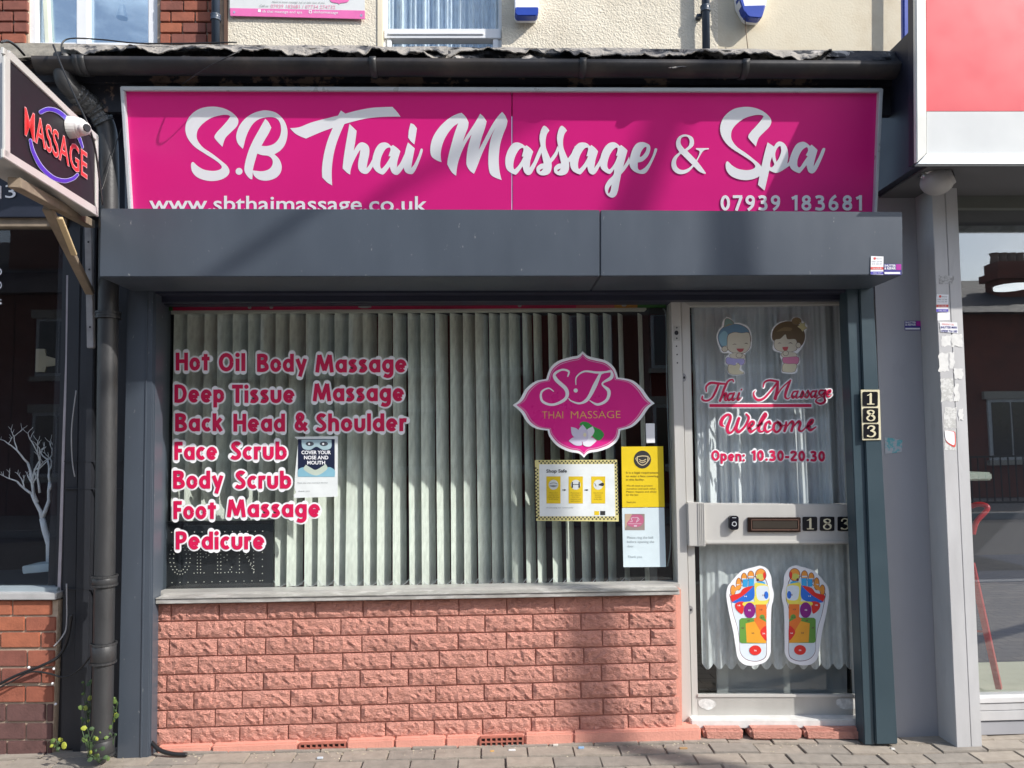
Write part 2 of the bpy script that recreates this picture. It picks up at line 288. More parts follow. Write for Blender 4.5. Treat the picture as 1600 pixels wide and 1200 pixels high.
FONT = {'H': (.68, [[(.105, 0), (.105, 1)], [(.575, 0), (.575, 1)], [(.1, .52), (.58, .52)]]), 'o': (.6, [_B]), 't': (.44, [[(.22, 0), (.22, .92)], [(0, .66), (.44, .66)]]), 'O': (.76, [arc(.38, .5, .272, .405, 0, 360, 15)]),
 'i': (.21, [[(.105, 0), (.105, .70)], [(.105, .9)]]), 'l': (.21, [[(.105, 0), (.105, 1)]]), 'B': (.63, [[(.105, 0), (.105, 1)], [(.1, .905), (.32, .905), (.45, .85), (.475, .735), (.42, .61), (.3, .555), (.1, .555)], [(.1, .095), (.34, .095), (.50, .17), (.525, .29), (.46, .42), (.3, .5), (.1, .5)]]),
 'd': (.6, [_B, [(.495, 0), (.495, 1)]]), 'a': (.6, [_B, [(.495, 0), (.495, .72)]]), 'b': (.6, [_B, [(.105, 0), (.105, 1)]]), 'p': (.6, [_B, [(.105, -.28), (.105, .72)]]),
 'g': (.6, [_B, [(.495, .72), (.495, .2), (.485, -.06), (.41, -.18), (.27, -.21), (.11, -.15)]]), 'y': (.62, [[(.1, .72), (.31, .12)], [(.53, .72), (.24, -.27)]]),
 'M': (.96, [[(.10, 0), (.21, .98)], [(.22, .98), (.48, .1)], [(.48, .1), (.74, .98)], [(.75, .98), (.86, 0)]]), 's': (.45, [[(.38, .585), (.28, .635), (.15, .61), (.11, .52), (.19, .42), (.30, .33), (.345, .21), (.26, .105), (.15, .09), (.04, .12)]]),
 'e': (.6, [[(.14, .34), (.5, .34)], arc(.3, .36, .195, .262, 0, 318, 12)]), 'D': (.68, [[(.105, 0), (.105, 1)], [(.1, .905), (.3, .905), (.48, .8), (.57, .5), (.48, .2), (.3, .095), (.1, .095)]]), 'T': (.56, [[(.28, 0), (.28, .9)], [(0, .905), (.56, .905)]]),
 'u': (.58, [[(.105, .72), (.105, .4), (.115, .22), (.18, .12), (.29, .09), (.40, .12), (.465, .22), (.475, .4), (.475, .72)]]), 'c': (.50, [arc(.3, .36, .195, .262, 48, 312, 10)]), 'k': (.55, [[(.105, 0), (.105, 1)], [(.45, .72), (.16, .36)], [(.22, .42), (.46, 0)]]),
 '&': (.70, [[(.64, .0), (.42, .28), (.22, .56)], [(.22, .56), (.15, .74), (.22, .89), (.33, .91), (.43, .80), (.40, .66), (.30, .56)], [(.30, .56), (.15, .42), (.1, .25), (.16, .12), (.3, .08), (.45, .16)], [(.45, .16), (.56, .34), (.62, .46)]]), 'S': (.54, [[(.46, .82), (.38, .89), (.25, .905), (.14, .82), (.14, .70), (.24, .57), (.38, .44), (.44, .3), (.39, .15), (.25, .085), (.12, .11), (.04, .17)]]),
 'h': (.57, [[(.105, 0), (.105, 1)], [(.105, .45), (.17, .59), (.29, .635), (.41, .58), (.462, .43), (.465, 0)]]), 'n': (.57, [[(.105, 0), (.105, .72)], [(.105, .45), (.17, .59), (.29, .635), (.41, .58), (.462, .43), (.465, 0)]]), 'r': (.38, [[(.105, 0), (.105, .72)], [(.105, .42), (.16, .57), (.24, .625), (.37, .61)]]),
 'F': (.46, [[(.105, 0), (.105, 1)], [(.1, .905), (.46, .905)], [(.1, .52), (.42, .52)]]), 'P': (.58, [[(.105, 0), (.105, 1)], [(.1, .905), (.3, .905), (.44, .84), (.475, .68), (.42, .53), (.28, .46), (.1, .46)]]), ' ': (.30, []), '.': (.22, [[(.11, .11)]]), ':': (.22, [[(.11, .11)], [(.11, .58)]]), '-': (.32, [[(0, .38), (.32, .38)]]),
 '0': (.56, [arc(.28, .5, .175, .405, 0, 360, 15)]), '1': (.36, [[(.25, 0), (.25, 1)], [(.25, .9), (.04, .78)]]), '2': (.54, [[(.08, .72), (.13, .87), (.27, .91), (.41, .83), (.42, .66), (.3, .45), (.08, .10)], [(.06, .095), (.52, .095)]]),
 '3': (.54, [[(.06, .84), (.2, .91), (.37, .86), (.39, .70), (.3, .58), (.17, .55)], [(.17, .53), (.36, .49), (.44, .32), (.40, .14), (.25, .085), (.04, .14)]]), '6': (.56, [arc(.28, .31, .175, .22, 0, 360, 13), [(.105, .34), (.14, .62), (.26, .83), (.40, .96)]]), '7': (.52, [[(0, .905), (.5, .905)], [(.45, .9), (.18, 0)]]),
 '8': (.56, [arc(.28, .29, .175, .20, 0, 360, 13), arc(.28, .72, .15, .185, 0, 360, 13)]), '9': (.56, [arc(.28, .69, .175, .22, 0, 360, 13), [(.455, .66), (.42, .38), (.30, .17), (.16, .04)]])}
def stext(name, pl, s, x0, x1, y0, y1, cap, off, m, par, w=.21, gap=.075, extra=0, caps=False, shear=0):
    tot = sum(FONT[c][0] for c in s)+gap*(len(s)-1); k = (x1-x0)/tot; x = 0; sts = []
    for c in s:
        wd, st = FONT[c]
        for q in st: sts.append([((x+px)*k+shear*py*cap+x0, lerp(y0, y1, (x+px)/tot)-py*cap, w*(cap*.62+k*.38)*(1.15 if len(q) == 1 else 1)) for px, py in q])
        x += wd+gap
    return strokes(name, pl, sts, off, m, par, extra=extra, caps=caps, n=3)
_txt = {}
def glyphs(s, bold, res=3):
    k = (s, round(bold, 4), res)
    if k in _txt: return _txt[k]
    cu = bpy.data.curves.new('lettering', 'FONT'); cu.body = s; cu.size = 1; cu.offset = bold; cu.resolution_u = res; cu.fill_mode = 'FRONT'
    o = bpy.data.objects.new('lettering', cu); C.objects.link(o)
    dg = bpy.context.evaluated_depsgraph_get(); me = bpy.data.meshes.new_from_object(o.evaluated_get(dg))
    v = [tuple(q.co[:2]) for q in me.vertices]; f = [tuple(p.vertices) for p in me.polygons]
    bpy.data.objects.remove(o); bpy.data.meshes.remove(me); bpy.data.curves.remove(cu)
    _txt[k] = (v, f); return v, f
def text(name, pl, s, a, b, cap, off, m, parent, bold=0, base_bold=None, shear=0, curvef=None, mb=None, **kw):
    """s from picture point a to b along the baseline, capitals cap tall"""
    v0, _ = glyphs(s, base_bold if base_bold is not None else bold); v, f = glyphs(s, bold)
    hv, _ = glyphs('H', 0); ch = max(q[1] for q in hv)
    x0 = min(q[0] for q in v0); x1 = max(q[0] for q in v0)
    A = Vector(a); B = Vector(b); d = B-A; up = Vector((d.y, -d.x)).normalized()
    pts = []
    for x, y in v:
        t = (x-x0)/(x1-x0); yy = y/ch*cap
        q = A+d*t+up*yy+d.normalized()*yy*shear
        pts.append(pl.S(q.x, q.y, off))
    if mb is not None: mb.add(pts, f); return None
    return MB().add(pts, f).build(name, m, parent, **kw)
def lerp(a, b, t): return a+(b-a)*t
def bez(p, n=10):
    return [Vector(q) for q in catm(p, n)]
def catm(p, n=8):
    p = [Vector(q) for q in p]; out = []
    for i in range(len(p)-1):
        a = p[max(i-1, 0)]; b = p[i]; c = p[i+1]; d = p[min(i+2, len(p)-1)]
        for k in range(n):
            t = k/n; out.append(.5*((2*b)+(c-a)*t+(2*a-5*b+4*c-d)*t*t+(3*b-a-3*c+d)*t**3))
    out.append(p[-1]); return out
def cable(name, ptsY, r, m, parent=None, **kw):
    return MB().tube(catm([P(x, y, Y) for x, y, Y in ptsY]), r, 6).build(name, m, parent, smooth=True, **kw)
# ================================================================ GROUND
def gz(x):
    ks = [(-3.2, P(0, 1187, -.1).z), (P(245, 1178, -.1).x, P(245, 1178, -.1).z), (P(700, 1168, -.1).x, P(700, 1168, -.1).z), (P(1100, 1159, -.1).x, P(1100, 1159, -.1).z),
          (P(1400, 1163, -.1).x, P(1400, 1163, -.1).z), (P(1600, 1140, -.1).x+.3, P(1570, 1152, -.1).z)]
    if x <= ks[0][0]: return ks[0][1]
    for (a, za), (b, zb) in zip(ks, ks[1:]):
        if x <= b: return lerp(za, zb, (x-a)/(b-a))
    return ks[-1][1]
def sheet(name, m, xs, y0, y1, dz, ny=1, **kw):
    mb = MB(); ys = [lerp(y0, y1, i/ny) for i in range(ny+1)]
    vs = [(x, y, gz(x)*max(0, 1-abs(y)/3.0)+dz) for y in ys for x in xs]; n = len(xs)
    fs = [(j*n+i, j*n+i+1, (j+1)*n+i+1, (j+1)*n+i) for j in range(ny) for i in range(n-1)]
    mb.add(vs, fs); return mb.build(name, m, None, kind='structure', **kw)
xs = [-60, -20, -8, -4]+[-3.2+.2*i for i in range(33)]+[4, 8, 20, 60]
def pavmat():
    m = mat('distant_block_paving', (.25, .225, .195), .9, var=.15, vs_=9, bump=.001, bs=100)
    n = m.node_tree.nodes; l = m.node_tree.links.new; b = n['Principled BSDF']; tc = n.new('ShaderNodeTexCoord'); br = n.new('ShaderNodeTexBrick')
    br.inputs['Scale'].default_value = 1; br.inputs['Brick Width'].default_value = .2; br.inputs['Row Height'].default_value = .1; br.inputs['Mortar Size'].default_value = .004
    br.inputs['Color1'].default_value = (.27, .24, .205, 1); br.inputs['Color2'].default_value = (.21, .19, .17, 1); br.inputs['Mortar'].default_value = (.10, .09, .075, 1)
    l(tc.outputs['Object'], br.inputs[0]); l(br.outputs['Color'], b.inputs['Base Color']); return m
sheet('pavement', pavmat(), xs, 3.0, -4.2, -.012, 12)
road = sheet('road', asphalt, [-60, 0, 60], -4.2, -11.5, -.13)
sheet('far_pavement', MATS['distant_block_paving'], [-60, 0, 60], -11.5, -15.2, -.01)
MB().box(-60, 60, -4.35, -4.2, -.3, -.008).build('kerb', mat('kerb_concrete', (.3, .3, .29), .9), None, .01, kind='structure')
MB().box(-60, 60, -11.5, -11.35, -.3, -.004).build('kerb', MATS['kerb_concrete'], None, .01, kind='structure')
MB().add([(-400, -400, -.4), (400, -400, -.4), (400, 400, -.4), (-400, 400, -.4)], [(0, 1, 2, 3)]).build('ground', asphalt, None, kind='structure')
pv = MB()
MB()
paving = bpy.data.objects['pavement']
# individual blocks along the shop front
x0 = -2.75; row = 0; y = .14
for row in range(8):
    yy = .10-row*.104; x = -2.85+(row % 2)*.1+random.uniform(-.01, .01)
    while x < 2.9:
        L_ = .2; g = .002; z = gz(x+.1)*max(0, 1-abs(yy)/3.0); z2 = gz(x+.2)*max(0, 1-abs(yy)/3.0); z1 = gz(x)*max(0, 1-abs(yy)/3.0)
        dz = random.uniform(-.0035, .0035); tl = random.uniform(-.002, .002); a = random.uniform(-.012, .012)
        v = []
        for (ux, uy) in ((g, -g), (L_-g, -g), (L_-g, -.104+g), (g, -.104+g)):
            zz = lerp(z1, z2, ux/L_)+dz+tl*(ux/L_-.5)*2+.002
            v.append((x+ux+a*uy, yy+uy+a*ux*.3, zz))
        b = [(q[0], q[1], q[2]-.05) for q in v]
        MB().add(v+b, [(0, 1, 2, 3), (7, 6, 5, 4), (0, 4, 5, 1), (1, 5, 6, 2), (2, 6, 7, 3), (3, 7, 4, 0)]).build('paver', random.choice(paverm), paving, .003)
        x += L_
sheet('joint_sand', grit, [v for v in xs if -4 <= v <= 4], .3, -.76, -.0035, 5)
bpy.data.objects['joint_sand']['kind'] = 'stuff'
# ================================================================ PINK BRICK STALL RISER
WY = YP(-.045)
def top_l(x): return lerp(943.5, 929.0, (x-245)/815)
def pitch(x): return lerp(27.9, 26.45, (x-245)/815)
wall = thing('stall_riser', 'pink painted split face brick wall low under the shop window', 'wall', P(650, 1170, -.05))
qb('mortar_bed', YP(-.038), [(243, 936), (1064, 921), (1066, 1150), (238, 1176)], 0, .12, pink, wall, 0)
def rockbrick(x0, x1, r, first):
    # corners in the picture
    def pt(x, v): return (x, top_l(x)+pitch(x)*(r+v))
    mv = .045
    def side(x, v):   # walls lean with the picture's verticals
        yy = top_l(x)+pitch(x)*(r+v); return x+(yy-1040)*lerp(-.0195, .036, (x-245)/815), yy
    n = max(2, int((x1-x0)/5.6)); mrow = 5
    mb = MB(); top = []
    seed = random.random()*50
    for j in range(mrow+1):
        for i in range(n+1):
            u = i/n; v = j/mrow
            ex = min(i, n-i) == 0; ey = min(j, mrow-j) == 0
            px, py = side(lerp(x0+1.1, x1-1.1, u), lerp(mv, 1-mv-.01, v))
            jx = random.uniform(-.7, .7); jy = random.uniform(-.7, .7)
            d = .0045 if (ex or ey) else random.uniform(.005, .0145)
            if ex or ey: jx *= .5; jy *= .5
            top.append(WY.S(px+jx, py+jy, d))
    n1 = n+1; fs = []
    for j in range(mrow):
        for i in range(n):
            a = j*n1+i
            if random.random() < .5: fs += [(a, a+1, a+n1+1), (a, a+n1+1, a+n1)]
            else: fs += [(a, a+1, a+n1), (a+1, a+n1+1, a+n1)]
    ring = [i for i in range(n1)]+[j*n1+n for j in range(1, mrow+1)]+[mrow*n1+i for i in range(n-1, -1, -1)]+[j*n1 for j in range(mrow-1, 0, -1)]
    k = len(top); back = [top[i]+Vector((0, .02, 0)) for i in ring]
    fs += [(ring[i], ring[(i+1) % len(ring)], k+(i+1) % len(ring), k+i) for i in range(len(ring))]
    return mb.add(top+back, fs).build('brick', rock, wall)
jl = {0: 266, 1: 231, 2: 264, 3: 234, 4: 261, 5: 228, 6: 262, 7: 225}
for r in range(8):
    x = jl[r]-75.5 if r % 2 == 0 else jl[r]
    while x < 1058:
        a = max(x, 244); b = min(x+75.4, 1061)
        if b-a > 8: rockbrick(a, b, r, x < 244)
        x += 75.4
# plinth of smooth blocks with two terracotta air bricks
PLQ = YP(-.085)
def plt(x): return lerp(1168, 1138, (x-245)/855) if x > 245 else 1168
def plb(x): return 1183 if x < 300 else lerp(1180, 1161, min(1, (x-300)/700))
segs = [(244, 330), (330, 466), (541, 616), (616, 696), (696, 748), (820, 896), (896, 1096)]
for a, b in segs:
    qb('plinth_block', PLQ, [(a+.8, plt(a)), (b-.8, plt(b)), (b-.8, plb(b)+6), (a+.8, plb(a)+6)], random.uniform(-.003, .003), .09, pink, wall, .006)
qb('plinth_bed', PLQ, [(246, plt(246)+1), (1095, plt(1095)+1), (1095, 1170), (246, 1188)], -.012, .07, pink, wall, 0)
terr = mat('painted_terracotta', (.36, .12, .085), .8, var=.25, vs_=30)
for (a, b) in ((468, 539), (751, 817)):
    ya, yb = plt(a)+3, plt(b)+3; vent = qb('air_brick', PLQ, [(a, ya), (b, yb), (b, yb+14), (a, ya+14)], -.009, .03, black, wall, 0)
    mb = MB(); n = 8
    for i in range(n+1):
        x = lerp(a, b, i/n); mb.qbox(PLQ, rect(x-1.4, lerp(ya, yb, i/n), x+1.4, lerp(ya, yb, i/n)+14), .003, .02)
    for v in (0, .5, 1): mb.qbox(PLQ, [(a, ya+14*v-1), (b, yb+14*v-1), (b, yb+14*v+1), (a, ya+14*v+1)], .0035, .02)
    mb.build('grid', terr, vent, 0)
# step below the door
for a, b, d in ((1099, 1163, 0), (1172, 1255, .004), (1257, 1352, -.004)):
    qb('plinth_block', YP(-.075), [(a, 1139), (b, 1139), (b-2, 1157+random.random()*3), (a+3, 1158)], d, .1, rock, wall, .012)
# ================================================================ SHOP WINDOW
win = thing('shop_window', 'big plate glass shop window with worn aluminium sill above the pink wall', 'window', P(650, 930, -.02))
qb('head_frame', YP(.02), [(248, 456), (1050, 450), (1050, 472), (250, 476)], 0, .09, navy, win)
qb('side_frame', YP(.02), [(246, 474), (255, 474), (247, 926), (240, 926)], 0, .09, anth, win)
qb('sill', YP(-.10), [(243, 934.5), (1062, 921), (1062, 923), (243, 936.5)], 0, .085, sillm, win, .001)
qb('sill_face', YP(-.095), [(243, 937), (1062, 923.5), (1062, 929.5), (243, 944)], 0, .04, sillm, win, .002)
qb('sill_bead', YP(-.018), [(243, 926.5), (1062, 912.5), (1062, 918.5), (243, 932.5)], 0, .10, alu, win, .001)
qb('pane', YP(.07), [(250, 470), (1050, 466), (1050, 916), (243, 930)], 0, .006, GLASS, win, 0)
# ceiling inside, room
rm = thing('massage_room', 'dim maroon room behind the vertical blind', 'room', (0, 1, 0), kind='structure')
maroon = mat('maroon_wall', (.10, .012, .02), .9, var=.2, vs_=3); dk = mat('dark_interior', (.035, .035, .04), .9, var=.2, vs_=3)
MB().box(-1.9, 1.9, 1.6, 1.7, -.1, 2.5).build('back_wall', maroon, rm)
MB().box(-1.9, 1.9, .04, 1.6, 2.32, 2.4).build('ceiling', dk, rm)
MB().box(-1.9, 1.9, .1, 1.6, -.1, .02).build('floor', dk, rm)
MB().box(-1.95, -1.86, .03, 1.6, -.1, 2.4).build('side_wall', dk, rm)
MB().box(1.80, 1.9, .03, 1.6, -.1, 2.4).build('side_wall', dk, rm)
MB().box(.80, .84, .34, 1.6, 0, 2.3).build('partition', dk, rm)
# printed strip at the head of the glass
strip = thing('header_banner', 'thin crimson strip with green and orange ends along the window head', 'banner', P(640, 480, .01))
def pyh(x): return lerp(476.5, 471.5, (x-254)/795)
cs = [(254, 270, mat('leaf_green_print', (.03, .13, .02), .6)), (270, 900, mat('crimson_print', (.42, .006, .06), .5, var=.25, vs_=4)), (900, 960, mat('rose_print', (.45, .09, .09), .6)), (960, 996, mat('amber_print', (.42, .17, .02), .6)), (996, 1040, MATS['leaf_green_print'])]
for a, b, m in cs: qb('print_band', YP(.085), [(a, pyh(a)), (b, pyh(b)), (b, pyh(b)+9), (a, pyh(a)+9)], 0, .002, m, strip, 0)
for x, wd in ((570, 22), (390, 6), (424, 6), (812, 6), (975, 8)):
    shape('motif', YP(.085), [ell(x, pyh(x)+5, wd/2, 2.2, 12)], .001, mat('grey_print', (.35, .33, .33), .6), strip, False)
# ================================================================ VERTICAL BLIND
bl = thing('vertical_blind', 'pale green vertical blind hanging behind the shop window', 'blind', P(650, 488, .1))
qb('headrail', YP(.16), [(254, 485), (1010, 480.5), (1010, 484.5), (254, 489)], 0, .05, mat('cream_rail', (.55, .53, .47), .5), bl)
SW = .089
me = bpy.data.meshes.new('slat'); vs = []; fs = []; NS = 10
for j in range(NS+1):
    for i in range(5):
        u = i/4; vs.append((u*SW, -.005*math.sin(math.pi*u), -1+j/NS))
for j in range(NS):
    for i in range(4): a = j*5+i; fs.append((a, a+1, a+6, a+5))
me.from_pydata(vs, [], fs); me.update(); me.materials.append(slatm)
for p in me.polygons: p.use_smooth = True
tops = [272, 293, 320, 340, 364, 388, 408, 431, 453, 478, 500, 523, 545, 567, 591, 614, 637, 657, 680, 703, 723, 742, 764, 781, 795, 816, 833, 856, 878, 901, 922, 942, 965, 996]
chains = []; prevb = None
for i, x in enumerate(tops):
    base = P(x, 489, .20); ang = math.radians(random.uniform(40, 46) if x < 540 else random.uniform(44, 50) if x < 800 else random.uniform(53, 60))
    if x > 955: ang = math.radians(64)
    if x < 300: ang = math.radians(35)
    zb = P(x, 917-(x-425)*.0095, .20).z if x > 415 else P(x, 868, .20).z
    s = bpy.data.objects.new('slat', me); C.objects.link(s); s.parent = bl; s.matrix_parent_inverse = Matrix.Translation(-bl.location)
    s.location = (base.x, base.y, base.z); s.rotation_euler = (random.uniform(-.004, .004), random.uniform(-.006, .006), ang); s.scale = (1, 1, base.z-zb)
    if x == 545: s.rotation_euler = (.0, .012, math.radians(30))
    bq = Vector((base.x, base.y, zb+.03))
    if prevb is not None and x > 440:
        e = Vector((prevb.x, prevb.y, prevb.z)); mb = MB()
        pts = [e.lerp(bq, t)+Vector((0, .0, -.028*math.sin(math.pi*t)**1.0)) for t in [k/8 for k in range(9)]]
        mb.tube(pts, .0011, 5).build('bead_chain', whitep, bl)
    prevb = bq
# pull cord beside the blind
cable('pull_cord', [(1036, 482, .12), (1041, 500, .12), (1042, 600, .12), (1046, 720, .12), (1048, 820, .12), (1047, 860, .12), (1043, 885, .12)], .0035, mat('grey_cord', (.25, .26, .28), .5), bl)
# ================================================================ OPEN / LED BOARD
led = thing('led_board', 'dark glossy board dotted with unlit white bulbs behind lower glass corner', 'led sign', P(335, 925, .03))
qb('panel', YP(.115), [(248, 817), (427, 815), (426, 921), (246, 925)], 0, .015, mat('smoky_board', (.03, .032, .036), .2, var=.2), led)
qb('lip', YP(.11), [(248, 815), (427, 813), (427, 817), (248, 819)], 0, .02, black, led)
def T8(x, y): return (240+x/8, 790+y/8)
dots = [(130+i*100, 965-i*2.2) for i in range(13)]+[(130+i*95, 335-i*1.2) for i in range(14)]+[(135, 335+i*88) for i in range(8)]+[(1360, 320+i*88) for i in range(8)]
O_ = [(205+5*math.cos(0), 560+i*0) for i in range(0)]
def arcd(cx, cy, rx, ry, n, a0, a1): return [(cx+rx*math.cos(math.radians(lerp(a0, a1, i/(n-1)))), cy+ry*math.sin(math.radians(lerp(a0, a1, i/(n-1))))) for i in range(n)]
dots += arcd(330, 660, 128, 200, 24, 0, 345)+arcd(330, 660, 82, 160, 18, 0, 340)
for xx in (547, 587): dots += [(xx, 520+i*40) for i in range(9)]
dots += [(505, 845), (630, 842), (505, 480), (540, 480), (590, 478), (630, 485), (665, 500), (695, 530), (705, 575), (690, 620), (655, 650), (620, 640), (655, 600), (665, 560), (640, 525)]
for xx in (800, 840): dots += [(xx, 480+i*45) for i in range(9)]
dots += [(765, 840), (890, 838), (935, 832), (975, 830), (975, 770), (955, 800), (880, 645), (918, 615), (918, 680), (765, 480), (890, 480), (935, 482), (975, 490), (975, 540)]
dots += [(1035, 835), (1115, 832), (1035, 480), (1110, 480)]+[(1073, 480+i*45) for i in range(9)]+[(1100+i*22, 520+i*44) for i in range(8)]+[(1140+i*19, 560+i*40) for i in range(7)]+[(1250, 480+i*45) for i in range(9)]
mb = MB(); pl_ = YP(.10)
for x, y in dots:
    q = pl_.S(*T8(x, y), -.001); mb.ball(q, .0026, n=6)
mb.build('bulb', mat('unlit_bulb', (.7, .68, .62), .3), led, label='rows of tiny round bulbs spelling OPEN in dots', kind='stuff')
shape('yellow_card', YP(.09), [[(246, 921), (256, 924), (267, 929), (246, 931)]], 0, mat('amber_card', (.65, .33, .03), .6), led, False)
# ================================================================ VINYL LETTERING ON THE WINDOW
GP = YP(.069)
lines = [('Hot Oil', 'Hot Oil Body Massage', [('Hot', 274, 328, 579), ('Oil', 341, 384, 580), ('Body', 401, 480, 581), ('Massage', 492, 636, 582)]),
         ('Deep Tissue', 'Deep Tissue Massage', [('Deep', 272, 351, 629), ('Tissue', 362, 461, 629.5), ('Massage', 488, 632, 627)]),
         ('Back', 'Back Head & Shoulder', [('Back', 273, 349, 674), ('Head', 364, 446, 674.5), ('&', 460, 481, 673), ('Shoulder', 493, 636, 674)]),
         ('Face', 'Face Scrub', [('Face', 272, 340, 718.5), ('Scrub', 360, 449, 718)]),
         ('Body', 'Body Scrub', [('Body', 270, 349.5, 763.5), ('Scrub', 367, 456, 763.5)]),
         ('Foot', 'Foot Massage', [('Foot', 270.5, 338, 811), ('Massage', 354, 501, 808)]),
         ('Pedicure', 'Pedicure', [('Pedicure', 274, 414, 858.5)])]
for nm, full, ws in lines:
    t = thing('vinyl_lettering', 'crimson window lettering with white outline reading %s' % full.replace('&', 'and'), 'lettering', P(450, ws[0][3], -.003), 'menu lettering on the shop window')
    for wd, xa, xb, yb in ws:
        sh = 0
        stext('word_outline', GP, wd, xa+.5, xb-.5, yb, yb-.2, 28, .0004, whitep, t, extra=2.6, caps=True, shear=sh)
        stext('word', GP, wd, xa+.5, xb-.5, yb, yb-.2, 28, .0024, redv, t, shear=sh)
# ================================================================ SB LOGO DECAL
logo = thing('logo_decal', 'magenta four lobed S.B Thai Massage sticker with lotus flower on the glass', 'sticker', P(912, 635, -.003))
def TL(x, y): return (780+x/5.714, 520+y/5.714)
q = [(745, 165, 1), (790, 205), (860, 225), (960, 252), (1030, 315), (1062, 400, 1), (1110, 405), (1200, 430), (1275, 495), (1335, 580), (1388, 630, 1), (1335, 672), (1270, 765), (1190, 838), (1083, 872, 1), (1060, 955), (990, 1020), (890, 1058), (800, 1075), (757, 1115, 1),
     (712, 1078), (620, 1060), (520, 1010), (450, 930), (432, 872, 1), (330, 855), (250, 800), (190, 705), (120, 645, 1), (180, 600), (235, 505), (320, 435), (420, 412, 1), (455, 315), (530, 250), (640, 215), (705, 202)]
def scaled(k): return [(754+(p[0]-754)*k, 640+(p[1]-640)*k, *p[2:]) for p in q]
for k, m, o in ((1, whitep, .001), (.945, magline, .0016), (.925, mat('blush_vinyl', (.75, .42, .58), .4), .0022), (.912, magline, .0028)):
    shape('plaque', GP, [scaled(k)], o, m, logo, True, TL, 8)
strokes('monogram', GP, [[(485, 522, 8), (440, 495, 12), (378, 530, 18), (385, 610, 22), (480, 642, 22), (590, 590, 28), (600, 510, 34), (510, 420, 34), (495, 368, 24), (560, 330, 18), (620, 345, 18), (612, 388, 12)],
     [(683, 515, 38)], [(685, 462, 8), (690, 395, 12), (760, 345, 16), (880, 355, 20), (1000, 345, 14)], [(905, 360, 22), (850, 480, 38), (790, 590, 30), (720, 630, 18), (645, 610, 12), (620, 585, 8)],
     [(900, 372, 10), (950, 350, 12), (1000, 345, 20), (1000, 400, 32), (920, 455, 14), (978, 520, 32), (960, 600, 26), (880, 640, 22), (808, 605, 8)]], .0034, signwhite, logo, TL, scale=1/5.714)
gold = mat('gold_print', (.78, .46, .10), .5)
text('word', GP, 'THAI', (847, 654.3), (880, 654), 11.5, .0036, gold, logo, bold=-.012)
text('word', GP, 'MASSAGE', (892, 654), (969.5, 653.3), 11.5, .0036, gold, logo, bold=-.012)
shape('lotus_leaf', GP, [[(715, 820, 1), (740, 795), (790, 800), (840, 835), (910, 870), (935, 915), (895, 960), (850, 940), (780, 870)]], .0036, mat('leaf_print', (.03, .30, .05), .5), logo, True, TL)
pet = [mat('petal_print', (.72, .70, .78), .4), mat('petal_shade_print', (.58, .54, .68), .4)]
for i, pts in enumerate([[(640, 840, 1), (700, 860), (730, 930), (700, 950), (650, 910)], [(835, 835, 1), (850, 880), (820, 930), (770, 940), (780, 870)], [(620, 965, 1), (660, 935), (720, 940), (740, 1000), (680, 1005)], [(870, 965, 1), (830, 935), (760, 940), (750, 1000), (810, 1015)], [(745, 818, 1), (790, 880), (790, 950), (745, 975), (705, 930), (705, 870)]]):
    shape('petal', GP, [pts], .0042+i*.0003, pet[(i+1) % 2], logo, True, TL)
shape('petal', GP, [ell(765, 910, 14, 18)], .006, mat('pollen_print', (.75, .68, .45), .5), logo, False, TL)
# ================================================================ POSTERS BEHIND / ON THE GLASS
def paper(nm, label, quad, m, cat='poster', Y=.004): 
    t = thing(nm, label, cat, P(quad[3][0], quad[3][1], Y)); qb('sheet', YP(Y), quad, 0, .0008, m, t, 0); return t
wp = mat('white_paper', (.72, .76, .76), .6, var=.06, vs_=20, bump=.0015, bs=18); yp = mat('yellow_paper', (.74, .54, .008), .5, var=.05, vs_=15, bump=.0015, bs=15)
ink = mat('black_ink', (.02, .02, .022), .6); dyl = mat('yellow_print', (.70, .50, .01), .5); greyink = mat('grey_ink', (.22, .24, .25), .6)
PP = YP(.066)
# cover your nose and mouth
t = thing('mask_poster', 'creased COVER YOUR NOSE AND MOUTH poster taped among the lettering', 'poster', P(495, 776, .0))
shape('sheet', PP, [[(460, 682.5, 1), (528, 681.5, 1), (527.5, 776, 1), (460, 778, 1), (459, 773, 1), (463, 770, 1), (460, 762, 1), (461, 740, 1), (466, 688, 1)]], 0, wp, t, False)
shape('photo_ground', PP, [rect(465.5, 686, 523, 745)], .0006, mat('navy_print', (.012, .018, .05), .4), t, False)
shape('face', PP, [[(471, 687, 1), (518, 687, 1), (517, 700), (505, 703), (494.5, 698), (484, 703), (473, 700)]], .0010, mat('pale_visor_print', (.36, .50, .55), .5), t)
for ex in (484, 506): shape('eye', PP, [ell(ex, 693.5, 6.5, 3.6)], .0013, mat('slate_print', (.06, .07, .09), .5), t, False); shape('eye', PP, [ell(ex-1, 693.5, 1.6, 1.6)], .0016, whitep, t, False)
shape('overall', PP, [[(465.5, 745, 1), (466, 734), (474, 730), (478, 732, 1), (494, 741), (509, 731, 1), (516, 730), (523, 735), (523, 745, 1)]], .0012, mat('pale_blue_print', (.22, .45, .56), .5), t)
shape('collar', PP, [[(478, 726, 1), (486, 731), (494, 734), (509, 725, 1), (511, 733), (494, 743), (475, 734)]], .0014, mat('mint_print', (.48, .56, .48), .5), t)
for s, a, b, y in (('COVER YOUR', 471, 517, 709.5), ('NOSE AND', 475, 513, 717.5), ('MOUTH', 480, 508, 725.5)): text('word', PP, s, (a, y), (b, y), 5.2, .0018, whitep, t, bold=.03)
text('word', PP, 'Please wear a face covering in this shop', (465, 755.5), (512, 755), 2, .0012, greyink, t)
text('word', PP, 'thank you', (466, 768.5), (484, 768), 2, .0012, greyink, t)
